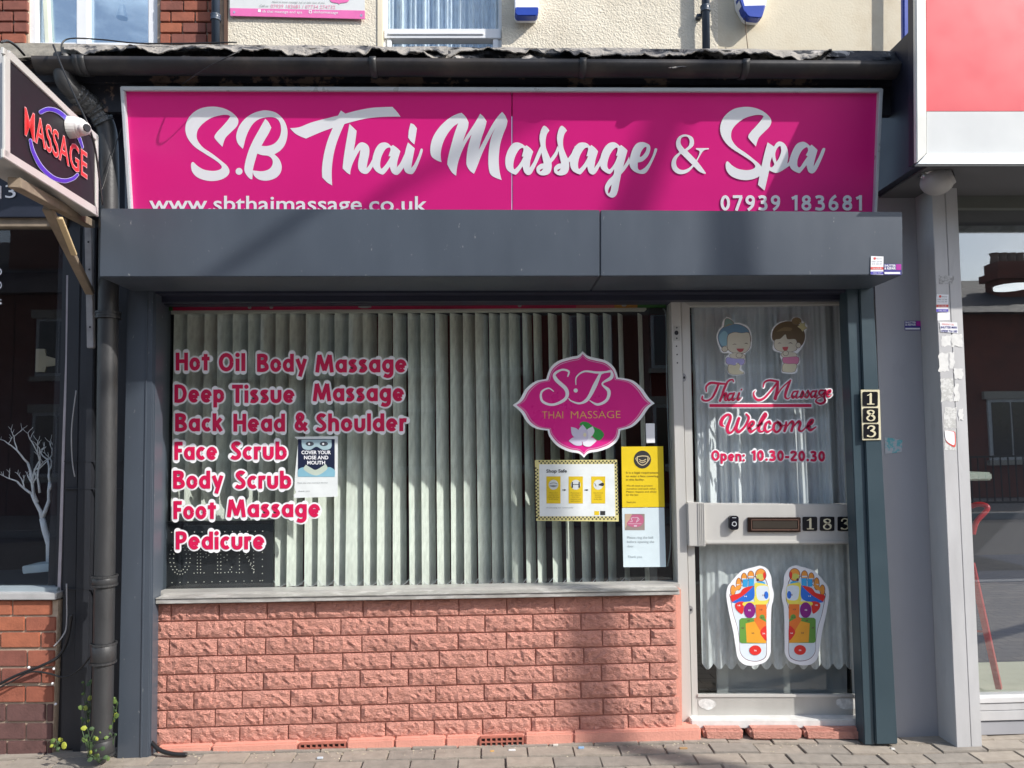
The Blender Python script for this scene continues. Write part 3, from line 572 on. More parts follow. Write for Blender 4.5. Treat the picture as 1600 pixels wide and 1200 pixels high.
# shop safe
def TS(x, y): return (820+x/9.23, 700+y/9.23)
t = thing('shop_safe_poster', 'yellow and black chequered Shop Safe poster beneath the magenta sticker', 'poster', P(902, 815, 0))
shape('border_sheet', PP, [[(145, 175), (1330, 170), (1355, 1060), (165, 1050)]], 0, mat('pale_yellow_print', (.66, .60, .26), .5), t, False, TS)
mb = MB(); n = 0
def sq(cx, cy, w=22, h=22): mb.add([PP.S(*TS(x, y), .0006) for x, y in rect(cx-w/2, cy-h/2, cx+w/2, cy+h/2)], [(0, 1, 2, 3)])
for i in range(42):
    for rr in range(2):
        if (i+rr) % 2 == 0: sq(210+i*27, 195+rr*24-i*.12); sq(180+i*27.5, 1000+rr*24)
for i in range(29):
    for rr in range(2):
        if (i+rr) % 2 == 0: sq(158+rr*25+i*.5, 290+i*25.5); sq(1308+rr*25+i*.8, 225+i*26)
mb.build('chequer', ink, t)
shape('panel', PP, [[(207, 235), (1290, 230), (1305, 985), (215, 985)]], .0008, wp, t, False, TS)
text('word', PP, 'Shop Safe', TS(310, 355), TS(607, 352), 4.9, .0018, ink, t, bold=.02)
for k, (a, b) in enumerate(((312, 515), (632, 838), (958, 1160))):
    shape('yellow_panel', PP, [rect(a, 410, b, 800)], .0014, dyl, t, False, TS)
    shape('roundel', PP, [ell((a+b)/2, 530, 70, 72)], .0018, mat('pale_print', (.62, .66, .66), .5), t, False, TS)
    c = (a+b)/2
    if k == 0: strokes('icon', PP, [[(c-55, 520, 10), (c-20, 505, 10), (c+20, 505, 10), (c+55, 520, 10)], [(c-55, 545, 10), (c, 550, 30), (c+55, 545, 10)]], .0022, greyink, t, TS, scale=1/9.23)
    if k == 1: strokes('icon', PP, [[(c-50, 495, 16), (c-50, 565, 22)], [(c+50, 495, 16), (c+50, 565, 22)], [(c-40, 525, 8), (c+40, 525, 8)]], .0022, ink, t, TS, scale=1/9.23)
    if k == 2: strokes('icon', PP, [[(c+15, 530, 20), (c+60, 525, 50)], [(c-50, 510, 6), (c-30, 550, 8)]], .0022, ink, t, TS, scale=1/9.23)
    for j, s in enumerate([['Wear a face', 'covering when', 'inside the shop', 'at all times'], ['Please keep a', 'safe distance', 'from other', 'customers and', 'staff members'], ['Use the hand', 'sanitiser', 'provided', 'at the door']][k]):
        wl = len(s)*11; text('word', PP, s, TS(c-wl/2, 655+j*30), TS(c+wl/2, 655+j*30), 1.9, .0022, mat('olive_ink', (.25, .18, .01), .6), t)
for x in (570, 893): strokes('arrow', PP, [[(x-25, 605, 12), (x+10, 605, 12)], [(x+3, 605, 24), (x+24, 605, 4)]], .0018, ink, t, TS, scale=1/9.23)
shape('tab', PP, [rect(1003, 910, 1072, 968)], .0014, dyl, t, False, TS); shape('tab', PP, [rect(1088, 908, 1160, 968)], .0014, ink, t, False, TS)
text('word', PP, 'Protecting our community', TS(315, 870), TS(700, 868), 1.8, .0018, greyink, t)
# yellow mask notice
def TM(x, y): return (960+x/5.71, 690+y/5.71)
t = thing('mask_notice', 'bright yellow face covering notice with a black mask symbol', 'poster', P(1003, 792, 0))
shape('sheet', PP, [[(62, 45), (435, 42), (448, 583), (70, 588)]], 0, yp, t, False, TM)
shape('roundel', PP, [ell(250, 160, 77, 80, 28)], .0008, ink, t, False, TM)
strokes('mask_symbol', PP, [[(205, 135, 8), (250, 128, 8), (300, 132, 8)], [(205, 135, 8), (210, 185, 8), (250, 210, 8), (292, 185, 8), (300, 132, 8)], [(222, 160, 7), (250, 172, 7), (280, 158, 7)], [(225, 178, 7), (250, 188, 7), (278, 176, 7)], [(205, 145, 6), (190, 150, 6), (205, 178, 6)], [(300, 145, 6), (315, 150, 6), (298, 178, 6)]], .0014, mat('buff_print', (.6, .5, .3), .5), t, TM, scale=1/5.71)
for j, s in enumerate(['It is a legal requirement', 'to wear a face covering', 'in this facility.']): text('word', PP, s, TM(105, 285+j*31), TM([392, 392, 268][j], 285+j*31), 3.1, .001, mat('brown_ink', (.12, .07, .01), .6), t)
for j, s in enumerate(['We all need to protect', 'ourselves and each other.', 'Please respect and abide', 'by the law.']): text('word', PP, s, TM(108, 400+j*27), TM([342, 375, 375, 218][j], 400+j*27), 2.6, .001, MATS['brown_ink'], t)
text('word', PP, 'Thank you', TM(108, 548), TM(190, 546), 2.6, .001, MATS['brown_ink'], t)
# please ring the bell
t = thing('bell_notice', 'white paper note asking to ring the bell, below the yellow notice', 'notice', P(1008, 887, 0))
shape('sheet', PP, [[(68, 592), (445, 588), (460, 1118), (80, 1120)]], 0, mat('cool_white_paper', (.60, .70, .74), .6, var=.05, vs_=12, bump=.001, bs=15), t, False, TM)
shape('photo_print', PP, [rect(93, 645, 270, 790)], .0007, mat('taupe_print', (.28, .22, .20), .5), t, False, TM)
shape('photo_print', PP, [[(95, 645), (160, 645), (95, 780)]], .0010, mat('tan_print', (.5, .36, .26), .5), t, False, TM)
shape('logo_print', PP, [[(110, 735), (140, 690), (160, 655), (240, 655), (262, 700), (250, 735), (215, 760), (160, 762)]], .0013, mat('dusty_pink_print', (.48, .12, .22), .5), t, True, TM)
strokes('logo_print', PP, [[(140, 715, 5), (160, 710, 6), (150, 685, 6), (175, 675, 5)], [(180, 680, 5), (210, 680, 6), (195, 720, 6)], [(210, 680, 5), (220, 695, 5), (205, 715, 5)], [(125, 733, 4), (240, 733, 4)], [(180, 752, 14), (195, 752, 14)]], .0016, mat('soft_pink_print', (.66, .5, .58), .5), t, TM, scale=1/5.71)
for s, a, b, y in (('Please ring the bell', 115, 345, 865), ('before opening the', 115, 355, 903), ('door', 117, 172, 943), ('Thank you', 120, 245, 1037)): text('word', PP, s, TM(a, y), TM(b, y), 3.6, .001, mat('pale_grey_ink', (.33, .38, .40), .6), t)
t = thing('door_sensor', 'small blank white plastic plate on the glass above the yellow notice', 'plate', P(1017, 692, 0))
qb('plate', PP, [(1009, 661.5), (1023, 661.5), (1023.5, 692), (1010, 692.5)], .004, .006, whitep, t)
# ================================================================ DOOR
door = thing('shop_door', 'half glazed aluminium shop door numbered 183 with letterbox', 'door', P(1205, 1138, -.02))
DP = YP(.03)
qb('jamb', YP(.02), [(1048.5, 468), (1063.5, 468), (1081.5, 1141), (1065, 1141)], 0, .1, alu_l, door)
qb('lock_stile', DP, [(1064, 470), (1077.5, 470), (1091.5, 1135), (1082, 1135)], 0, .05, alu_l, door)
qb('hinge_stile', DP, [(1318, 470), (1336, 470), (1352, 1135), (1341, 1135)], 0, .05, alu_l, door)
qb('head_frame', YP(.03), [(1048, 452), (1340, 450), (1340, 466), (1048, 467.5)], 0, .06, navy, door)
qb('top_rail', DP, [(1063, 467.5), (1336, 466), (1336, 475), (1078, 478)], .002, .05, alu, door)
mid = qb('middle_rail', YP(.01), [(1078, 786.5), (1336, 788), (1338, 850.5), (1080, 851.5)], 0, .05, alu_l, door, .004)
qb('rail_moulding', YP(.01), [(1103, 845.5), (1337, 845), (1337, 849), (1103, 849.5)], .005, .006, alu_l, door, .001)
lk = qb('lock_cover', YP(.01), [(1074, 785), (1101, 785.5), (1103, 854), (1076, 854)], .014, .04, alu_l, door, .004)
for i in range(4): qb('ridge', YP(-.004), [(1090+i*3, 786), (1091.6+i*3, 786), (1093+i*3, 853.5), (1091.4+i*3, 853.5)], .003, .004, alu_l, lk, .0008)
qb('bottom_rail', DP, [(1089, 1088), (1343, 1088), (1345, 1134), (1090, 1134)], .001, .05, alu, door, .003)
qb('rail_bead', DP, [(1090, 1085), (1342, 1085), (1342, 1089.5), (1090, 1089.5)], .006, .01, alu_l, door, .001)
scr = mat('scraped_primer', (.62, .62, .60), .8, var=.3, vs_=50)
for x0_, x1_, y_ in ((1092, 1119, 1101), (1307, 1346, 1100)):
    shape('scuffed_patch', DP, [[(x0_, y_-6), (x0_+10, y_-9), (x1_-6, y_-7), (x1_, y_), (x1_-8, y_+7), (x0_+12, y_+8), (x0_+1, y_+2)]], .0025, scr, door)
qb('threshold', YP(-.03), [(1080, 1125), (1348, 1124), (1350, 1138), (1080, 1139)], 0, .12, mat('white_threshold', (.62, .62, .60), .5, var=.15, vs_=20), door, .004)
qb('upper_pane', YP(.06), [(1076, 476), (1320, 476), (1337, 788), (1084, 788)], 0, .005, GLASS, door, 0)
qb('lower_pane', YP(.06), [(1086, 848), (1338, 848), (1345, 1090), (1090, 1090)], 0, .005, GLASS, door, 0)
MP = YP(.01); brz = mat('bronze_letterbox', (.06, .035, .028), .28, metal=.7)
lb = qb('letterbox', MP, rect(1169, 808.5, 1251.5, 831.5), .014, .014, brz, door, .002)
for r_ in (rect(1174, 811.5, 1248, 813), rect(1174, 827, 1248, 829), rect(1173.5, 811.5, 1175, 829), rect(1247, 811.5, 1248.5, 829)): qb('rim', MP, r_, .018, .004, mat('rubbed_bronze', (.32, .20, .16), .3, metal=.8), lb, .0005)
qb('flap', MP, rect(1176, 814, 1246, 826), .0155, .002, mat('smoked_flap', (.10, .085, .07), .25, metal=.6), lb, .0008)
for x, y in ((1058, 519),):
    lp = qb('lock_plate', YP(.02), rect(1052.5, 509, 1063, 532), .002, .003, alu, door, .001); shape('keyhole', YP(.02), [ell(1057, 520, 3.2, 3.6)], .003, black, lp, False)
    for yy in (512, 528.5): shape('screw', YP(.02), [ell(1057.5, yy, 1.3, 1.3, 8)], .003, black, lp, False)
for x, y in ((1057, 541), (1058, 554), (1058.5, 567)): shape('screw_hole', YP(.02), [ell(x, y, 1.2, 1.3, 8)], .0015, black, door, False)
for x, y in ((1068, 590), (1078.5, 953)):
    shape('round_lock', DP, [ell(x, y, 4.4, 6.5)], .003, mat('dull_steel', (.34, .34, .34), .4, metal=.5), door, False); shape('keyhole', DP, [ell(x+1, y, 1.5, 2.2, 8)], .0035, black, door, False)
creamd = mat('cream_numeral', (.72, .66, .46), .35); bplate = mat('black_number_plate', (.010, .010, .013), .25)
def numeral(d, pl, x0, y0, x1, y1, off, par):
    W = x1-x0; H = y1-y0
    def T(x, y): return (x0+x*W, y0+y*H)
    S = {'1': [[(.30, .26, .05), (.44, .2, .07), (.52, .14, .05)], [(.52, .16, .15), (.52, .82, .15)], [(.30, .86, .06), (.74, .86, .06)]],
         '8': [[(.5, .15, .06), (.30, .24, .12), (.34, .36, .14), (.52, .47, .14), (.72, .62, .14), (.70, .80, .10), (.5, .88, .06), (.30, .80, .10), (.27, .66, .12), (.45, .50, .06), (.66, .38, .09), (.68, .24, .11), (.5, .15, .06)]],
         '3': [[(.28, .28, .12), (.34, .18, .07), (.5, .13, .08), (.68, .22, .13), (.64, .36, .12), (.44, .47, .05)], [(.44, .47, .05), (.66, .53, .12), (.74, .68, .14), (.64, .83, .1), (.44, .88, .06), (.26, .82, .12)]]}[d]
    strokes('numeral', pl, S, off, creamd, par, T, scale=W*1.0)
def rrect(x0, y0, x1, y1, r=2):
    out = []
    for cx, cy, a in ((x1-r, y0+r, -90), (x1-r, y1-r, 0), (x0+r, y1-r, 90), (x0+r, y0+r, 180)):
        for k in range(5): out.append((cx+r*math.cos(math.radians(a+k*22.5)), cy+r*math.sin(math.radians(a+k*22.5))))
    return out
def prism(name, pl, pts, off, depth, m, par, bevel=.0006, **kw):
    a = [pl.S(x, y, off) for x, y in pts]; b = [p-pl.n*depth for p in a]; n = len(a)
    return MB().add(a+b, [tuple(range(n)), tuple(range(2*n-1, n-1, -1))]+[(i, (i+1) % n, n+(i+1) % n, n+i) for i in range(n)]).build(name, m, par, bevel, **kw)
for d, a, b in (('1', 1254.5, 1277), ('8', 1281.5, 1304), ('3', 1309, 1332)):
    pn = prism('number_plate', MP, rrect(a, 807.5, b, 829.5), .005, .005, bplate, door); numeral(d, MP, a, 807.5, b, 829.5, .0056, pn)
bell = thing('doorbell', 'small black wireless doorbell push stuck on the door rail', 'doorbell', P(1147, 828, -.06))
prism('housing', MP, rrect(1140.5, 806, 1154.5, 828, 4), .026, .026, mat('gloss_black_plastic', (.008, .008, .014), .15), bell, .002)
strokes('push_button', MP, [[(1144, 820, 1.2), (1145.5, 816, 1.2), (1149.5, 816, 1.2), (1150.5, 820, 1.2), (1147.5, 822, 1.2), (1144, 820, 1.2)], [(1144.5, 809, 1), (1150, 809, 1)]], .0272, mat('pale_legend', (.5, .52, .55), .4), bell)
# curtains in the door
def curtain(name, label, x0, x1, y0, y1, Y, amp, folds, m, scallop=0, dx=0):
    t = thing(name, label, 'curtain', P((x0+x1)/2, y1, Y)); mb = MB(); N = 160; M_ = 10; vs = []
    ph = [random.uniform(0, 6.28) for _ in range(4)]
    for j in range(M_+1):
        v = j/M_
        for i in range(N+1):
            u = i/N; px = lerp(x0, x1, u)+dx*v*(1 if u > .5 else .6); py = lerp(y0, y1, v)
            if j == M_ and scallop: py += scallop*abs(math.sin(u*math.pi*13))
            d = amp*(math.sin(u*folds*6.28+ph[0])+.6*math.sin(u*folds*2.3*6.28+ph[1]+v*.8)+.3*math.sin(u*folds*5.1*6.28+ph[2]))*(.45+.55*v)
            vs.append(YP(Y).S(px, py, d))
    fs = [(j*(N+1)+i, j*(N+1)+i+1, (j+1)*(N+1)+i+1, (j+1)*(N+1)+i) for j in range(M_) for i in range(N)]
    mb.add(vs, fs).build('cloth', m, t, smooth=True); return t
ct = curtain('voile_curtain', 'grey voile curtain gathered behind the upper door glass', 1080, 1316, 477, 792, .15, .026, 5, curtm, dx=14)
ct2 = curtain('lace_curtain', 'scalloped white lace net behind the lower door glass', 1092, 1330, 846, 1036, .11, .010, 5, lacem, 10, 8)
inb = thing('inner_board', 'plain grey board standing behind the lace net in the door', 'board', P(1210, 1088, .09))
qb('panel', YP(.19), [(1119, 846), (1322, 846), (1324, 1092), (1120, 1092)], 0, .01, mat('dove_grey_board', (.36, .37, .37), .5, var=.1), inb)
# ================================================================ DOOR STICKERS
DG = YP(.0585)
def TD(x, y): return (1080+x/6.667, 580+y/6.667)
th = [[(158, 212, 14), (158, 160, 20), (205, 122, 24), (290, 128, 24), (350, 132, 18)], [(285, 135, 22), (255, 210, 26), (215, 280, 20), (160, 308, 20), (115, 292, 20), (118, 262, 16)],
      [(442, 108, 14), (428, 88, 16), (385, 105, 20), (345, 180, 26), (320, 260, 24), (300, 308, 26)], [(318, 270, 10), (352, 228, 18), (368, 240, 22), (350, 288, 20), (362, 306, 14), (388, 290, 8)],
      [(428, 232, 18), (398, 238, 20), (378, 278, 22), (396, 303, 20), (430, 270, 14)], [(448, 228, 22), (425, 288, 22), (440, 304, 14), (470, 278, 8)], [(500, 228, 22), (482, 288, 22), (496, 302, 14), (524, 276, 8)], [(527, 188, 14), (522, 194, 16)]]
ms = [[(752, 165, 12), (765, 115, 18), (820, 94, 22), (905, 108, 22)], [(905, 110, 22), (830, 205, 20), (760, 280, 24), (700, 300, 26), (660, 270, 22), (652, 225, 14), (668, 203, 8)],
      [(905, 110, 20), (895, 200, 32), (875, 285, 34)], [(875, 285, 16), (945, 175, 14), (1035, 95, 16)], [(1035, 95, 18), (995, 190, 30), (980, 265, 24), (1005, 288, 14), (1032, 270, 8)],
      [(1098, 210, 16), (1068, 215, 18), (1048, 255, 20), (1062, 280, 16), (1095, 245, 12)], [(1112, 208, 20), (1092, 265, 20), (1105, 280, 12), (1130, 262, 8)],
      [(1130, 265, 8), (1160, 205, 12), (1172, 240, 20), (1150, 277, 16), (1128, 268, 12)], [(1180, 265, 8), (1215, 200, 12), (1228, 238, 20), (1206, 275, 16), (1182, 268, 12)],
      [(1295, 208, 16), (1262, 212, 18), (1245, 248, 20), (1258, 274, 16), (1292, 240, 12)], [(1306, 204, 20), (1286, 260, 20), (1300, 274, 12), (1322, 250, 8)],
      [(1385, 200, 14), (1345, 202, 20), (1332, 232, 20), (1355, 250, 16), (1392, 215, 14)], [(1400, 198, 20), (1385, 260, 22), (1395, 310, 24), (1350, 338, 22), (1300, 318, 18), (1312, 285, 12), (1370, 262, 10)],
      [(1412, 240, 8), (1450, 222, 14), (1452, 196, 14), (1424, 205, 20), (1412, 245, 24), (1435, 266, 16), (1464, 245, 8)]]
t = thing('vinyl_lettering', 'looping script reading Thai Massage above the underline on the door glass', 'lettering', P(1195, 635, -.02), 'lettering on the door glass')
for nm, st in (('word', th), ('word', ms)):
    strokes(nm+'_outline', DG, st, .0004, whitep, t, TD, extra=1.9, scale=1/6.667); strokes(nm, DG, st, .0030, redv, t, TD, extra=-.05, scale=1/6.667)
shape('underline_edge', DG, [rect(1107, 629.5, 1269.5, 637.8)], .001, whitep, t, False); shape('underline', DG, [rect(1108.6, 631.3, 1268, 636)], .0030, redv, t, False)
we = [[(345, 578, 8), (312, 548, 36), (330, 490, 34), (380, 452, 26), (412, 480, 26), (378, 590, 34), (392, 640, 28), (440, 615, 20), (500, 490, 16)], [(498, 490, 30), (470, 590, 32), (495, 632, 28), (560, 575, 22), (600, 490, 26), (575, 448, 20)],
      [(590, 600, 14), (645, 565, 18), (655, 530, 20), (628, 525, 22), (600, 575, 30), (618, 632, 26), (680, 595, 14)], [(680, 595, 12), (745, 520, 16), (782, 460, 22), (765, 442, 20), (722, 530, 30), (705, 612, 30), (740, 628, 18), (775, 600, 12)],
      [(828, 548, 22), (815, 520, 16), (782, 545, 28), (768, 600, 30), (795, 632, 22), (850, 600, 12)], [(905, 530, 18), (868, 550, 26), (860, 605, 28), (890, 634, 22), (930, 600, 24), (928, 545, 20), (905, 530, 18), (940, 570, 12), (975, 560, 10)],
      [(990, 530, 20), (985, 580, 30), (972, 622, 28)], [(990, 585, 12), (1045, 522, 20), (1065, 545, 26), (1045, 620, 28)], [(1060, 585, 12), (1118, 520, 20), (1138, 545, 26), (1122, 605, 26), (1150, 625, 16), (1195, 585, 10)],
      [(1190, 590, 14), (1256, 548, 16), (1272, 510, 18), (1245, 508, 22), (1218, 560, 30), (1238, 614, 26), (1300, 580, 12)]]
t = thing('vinyl_lettering', 'bold script reading Welcome below the underline on the door', 'lettering', P(1200, 676, -.02), 'lettering on the door glass')
strokes('word_outline', DG, we, .0004, whitep, t, TD, extra=2.1, scale=1/6.667); strokes('word', DG, we, .0030, redv, t, TD, scale=1/6.667)
t = thing('vinyl_lettering', 'opening hours lettering reading Open: 10.30-20.30 on the door', 'lettering', P(1200, 721, -.02), 'lettering on the door glass')
for s, a, b in (('Open:', 1111.5, 1164), ('10.30-20.30', 1174, 1289.5)):
    stext('word_outline', DG, s, a, b, 719.5, 721, 16, .0004, whitep, t, extra=1.7, caps=True); stext('word', DG, s, a, b, 719.5, 721, 16, .0026, redv, t)
# two greeting children
def TK(x, y): return (1100+x/8.889, 490+y/8.889)
skin = mat('sticker_skin', (.60, .56, .46), .5); outl = mat('sticker_outline', (.16, .12, .10), .5); 
def kid(label, outline, parts_):
    t = thing('child_sticker', label, 'sticker', P(*TK(outline[0][0], 850), -.02), 'greeting children stickers on the door')
    shape('backing', DG, [outline], .001, whitep, t, True, TK)
    for i, (nm, pts, m, sm) in enumerate(parts_):
        if nm in ('hair', 'face', 'topknot', 'ear', 'shorts', 'skirt', 'legs', 'torso', 'bun', 'hands', 'flower'):
            cx_ = sum(p[0] for p in pts)/len(pts); cy_ = sum(p[1] for p in pts)/len(pts); rr_ = max(max(abs(p[0]-cx_) for p in pts), 30)
            shape('contour', DG, [[(cx_+(p[0]-cx_)*(1+7/rr_), cy_+(p[1]-cy_)*(1+7/rr_), *p[2:]) for p in pts]], .0012+i*.0001-.00005, outl, t, sm, TK)
        shape(nm, DG, [pts], .0012+i*.0001, m, t, sm, TK)
    return t
bluh = mat('blue_hair_print', (.13, .24, .36), .5); ltb = mat('pale_blue_hair_print', (.24, .42, .52), .5); lil = mat('lilac_print', (.38, .36, .66), .5); pnk = mat('pink_cloth_print', (.60, .20, .34), .5)
brn = mat('brown_hair_print', (.13, .085, .04), .5); brn2 = mat('light_brown_hair_print', (.22, .15, .07), .5); mou = mat('mouth_print', (.48, .08, .09), .5); yel = mat('cream_flower_print', (.66, .60, .32), .5)
b = kid('smiling boy sticker with blue topknot and lilac shorts on the door glass',
        [(310, 50), (360, 62), (400, 95), (420, 128, 1), (520, 135), (610, 185), (655, 270), (665, 400), (645, 490), (570, 570), (575, 680), (530, 725), (520, 765), (565, 820), (540, 845), (420, 862), (330, 825), (325, 735), (288, 690), (300, 610), (345, 555), (255, 545), (225, 500), (185, 400), (175, 300), (215, 215), (250, 180), (258, 110)],
        [('hair', [(240, 220), (330, 160), (470, 150), (580, 195), (630, 270), (640, 400), (520, 480), (330, 440), (250, 470), (205, 380), (200, 300)], bluh, True), ('hair_shine', [(215, 300), (280, 240), (330, 290), (330, 420), (260, 450), (215, 380)], ltb, True),
         ('topknot', [(285, 150), (300, 80), (345, 75), (400, 115), (400, 145), (340, 150), (280, 190)], mat('teal_knot_print', (.20, .30, .28), .5), True), ('bun_band', [(275, 195), (340, 150), (400, 148), (330, 170)], mat('tan_band_print', (.35, .24, .14), .5), True),
         ('face', [(340, 300), (420, 262), (520, 272), (620, 270), (640, 380), (630, 470), (560, 540), (440, 550), (340, 500), (325, 400)], skin, True), ('ear', ell(288, 492, 38, 36), skin, False),
         ('eye', [(392, 435), (425, 418), (455, 432), (425, 428)], outl, True), ('eye', [(560, 420), (590, 405), (615, 428), (590, 418)], outl, True), ('mouth', [(450, 485, 1), (555, 485, 1), (540, 520), (505, 535), (470, 520)], mou, True),
         ('torso', [(365, 570), (440, 545), (550, 565), (560, 620), (430, 630), (370, 610)], skin, True), ('hands', ell(488, 580, 40, 32), skin, False), ('shorts', [(330, 610), (430, 625), (545, 630), (560, 680), (520, 715), (450, 680), (430, 715), (330, 700), (305, 650)], lil, True),
         ('legs', [(345, 715), (430, 720), (470, 690), (500, 725), (490, 780), (545, 815), (530, 835), (420, 845), (345, 815)], mat('sticker_leg', (.62, .58, .42), .5), True)])
g = kid('smiling girl sticker with brown bun, flower and pink skirt on the door glass',
        [(1280, 45), (1340, 60), (1370, 105), (1420, 140), (1438, 200), (1410, 250), (1412, 350), (1380, 440), (1320, 530), (1290, 560), (1335, 630), (1330, 690), (1290, 730), (1300, 790), (1250, 835), (1130, 830), (1075, 810), (1080, 730), (1085, 660), (1055, 600), (1065, 550), (980, 520), (950, 470), (965, 400), (930, 340), (940, 230), (1010, 140), (1120, 100), (1200, 100), (1230, 60)],
        [('hair', [(950, 320), (970, 220), (1050, 140), (1180, 110), (1300, 150), (1385, 250), (1395, 350), (1350, 440), (1300, 400), (1200, 360), (1080, 350), (1000, 370), (965, 370)], brn, True), ('bun', ell(1285, 105, 62, 48), brn2, False),
         ('face', [(985, 370), (1060, 350), (1130, 290), (1160, 355), (1270, 360), (1290, 450), (1270, 510), (1160, 535), (1040, 515), (985, 470)], skin, True), ('ear', ell(1310, 440, 30, 34), skin, False),
         ('hair_shine', [(1010, 250), (1110, 190), (1220, 200), (1200, 240), (1100, 240)], brn2, True), ('eye', [(1025, 420), (1048, 402), (1075, 415), (1048, 412)], outl, True), ('eye', [(1170, 415), (1205, 398), (1235, 425), (1205, 412)], outl, True),
         ('mouth', [(1088, 465, 1), (1170, 460, 1), (1160, 500), (1130, 520), (1100, 500)], mou, True), ('torso', [(1085, 545), (1170, 530), (1270, 550), (1280, 600), (1180, 610), (1090, 600)], skin, True), ('hands', ell(1135, 550, 36, 32), skin, False),
         ('skirt', [(1100, 615), (1180, 605), (1290, 600), (1318, 640), (1290, 700), (1200, 700), (1165, 700), (1105, 680)], pnk, True), ('legs', [(1105, 700), (1180, 700), (1280, 705), (1275, 770), (1240, 810), (1140, 810), (1090, 790)], MATS['sticker_leg'], True),
         ('flower', [(1300+0, 180), (1335, 155), (1330, 120), (1370, 140), (1400, 125), (1400, 170), (1430, 200), (1395, 215), (1370, 250), (1345, 215)], yel, True)])
# foot charts
def foot(label, T):
    t = thing('foot_chart', label, 'sticker', P(*T(360, 1128), -.02), 'reflexology foot stickers on the door')
    k = [0]
    def S(nm, pts, m, sm=True):
        k[0] += 1; shape(nm, DG, [pts], .0006+k[0]*.00005, m, t, sm, T)
    M = lambda n_, c: mat(n_, c, .45)
    org = M('orange_print', (.80, .32, .05)); rd = M('red_print', (.70, .03, .025)); bl_ = M('blue_print', (.02, .15, .62)); sky_ = M('sky_print', (.04, .36, .72)); ye = M('lemon_print', (.80, .70, .10)); gr = M('green_print', (.12, .30, .05)); pu = M('purple_print', (.22, .01, .20)); ol = M('maroon_line', (.12, .02, .05)); or2 = M('deep_orange_print', (.76, .18, .03)); am = M('amber_area_print', (.78, .36, .03))
    S('backing', [(480, 28), (555, 62), (600, 150), (607, 240), (628, 330), (622, 410), (605, 480), (598, 600), (595, 900), (590, 1000), (540, 1085), (450, 1120), (370, 1130), (290, 1110), (230, 1040), (205, 900), (180, 750), (150, 620), (122, 480), (105, 350), (120, 260), (160, 205), (215, 140), (275, 85), (350, 58), (420, 40)], whitep)
    inner = [(150, 400), (180, 560), (222, 700), (248, 850), (256, 980), (310, 1055), (400, 1084), (485, 1074), (545, 1025), (552, 900), (548, 700), (548, 520), (580, 400), (566, 280), (550, 200), (500, 140), (400, 150), (280, 240), (150, 330)]
    S('contour', inner, ol); cx, cy = 370, 660
    S('sole', [(cx+(x-cx)*.972, cy+(y-cy)*.985) for x, y in inner], M('cool_white_print', (.66, .74, .80)))
    for x, y, w_, h_ in ((178, 300, 31, 62), (242, 230, 32, 70), (301, 165, 34, 60), (376, 140, 38, 58), (485, 130, 62, 72)):
        S('toe_line', ell(x, y, w_, h_), ol); S('toe', ell(x, y, w_-6, h_-6), org)
        S('toe_joint', rect(x-w_+9, y+2, x+w_-9, y+16), M('cool_white_print', (.66, .74, .80)), False)
    S('toe_pad', ell(478, 150, 42, 34), M('yellow_green_print', (.55, .55, .12))); S('toe_mark', ell(525, 135, 15, 38), rd)
    S('toe_mark', ell(452, 185, 14, 16), ol); S('toe_base', ell(485, 222, 48, 22), sky_)
    S('ball_yellow', [(418, 230), (450, 215), (560, 245), (580, 330), (575, 400), (545, 455), (450, 460), (412, 400), (414, 300)], ye)
    S('ball_white', [(445, 260), (560, 255), (572, 330), (565, 400), (470, 410), (440, 360)], M('cool_white_print', (.66, .74, .80))); S('ball_spot', ell(545, 352, 24, 42), bl_)
    S('crescent', [(158, 400, 1), (155, 355), (250, 330), (300, 275), (412, 245, 1), (300, 360), (170, 432, 1)], rd)
    S('pad', [(165, 432, 1), (300, 350), (412, 245, 1), (412, 380), (330, 430), (230, 440)], bl_)
    S('toe_root', [(285, 180, 1), (345, 175, 1), (340, 262, 1), (290, 258, 1)], sky_); S('toe_root', [(352, 168, 1), (412, 168, 1), (408, 250, 1), (350, 255, 1)], sky_)
    S('toe_root', [(160, 325), (225, 300), (270, 260), (270, 230), (225, 250), (165, 300)], org)
    S('kidney', [(205, 450), (250, 425), (305, 430), (300, 480), (285, 555), (250, 545), (210, 500)], rd); S('connector', [(300, 430), (430, 425), (430, 460), (300, 470)], ye)
    S('bean', ell(363, 520, 63, 86), pu); S('arch', [(430, 455, 1), (548, 455, 1), (545, 640), (500, 660), (440, 600)], or2); S('arch_spot', ell(500, 600, 30, 34), gr)
    S('square', rrect(252, 605, 545, 882, 30), gr, False); S('square_area', [(318, 665), (420, 640), (545, 700), (545, 882), (330, 875)], am, False)
    S('wedge', [(405, 620), (440, 590), (545, 650), (545, 850), (480, 750)], or2, False); S('wedge_spot', [(500, 720), (545, 700), (545, 850), (500, 810), (478, 765)], rd); S('heel', ell(425, 960, 65, 54), rd)
    def num(s, x, y, m):
        k[0] += .1; mb = MB(); h = 2.1; a = T(x-14, y+8); b_ = T(x+14, y+8)
        if a[0] > b_[0]: a, b_ = b_, a
        text('number', DG, s, a, b_, h, .0006+(k[0]+1)*.00005, m, t, bold=.02)
    for s, x, y in (('14', 318, 365), ('22', 360, 518), ('18', 245, 465), ('36', 425, 962), ('24', 518, 775)): num(s, x, y, whitep)
    for s, x, y in (('13', 488, 512), ('33', 398, 772), ('29', 350, 635), ('28', 285, 715), ('31', 500, 600), ('15', 520, 352)): num(s, x, y, ol)
foot('colourful foot reflexology sticker on the door, the one nearer the brick wall', lambda x, y: (1120+x/7.058, 880+y/7.058))
foot('colourful foot reflexology sticker on the door, the one nearer the number plates', lambda x, y: (1120+(1343-x)/7.058, 880+(y-3)/7.058))
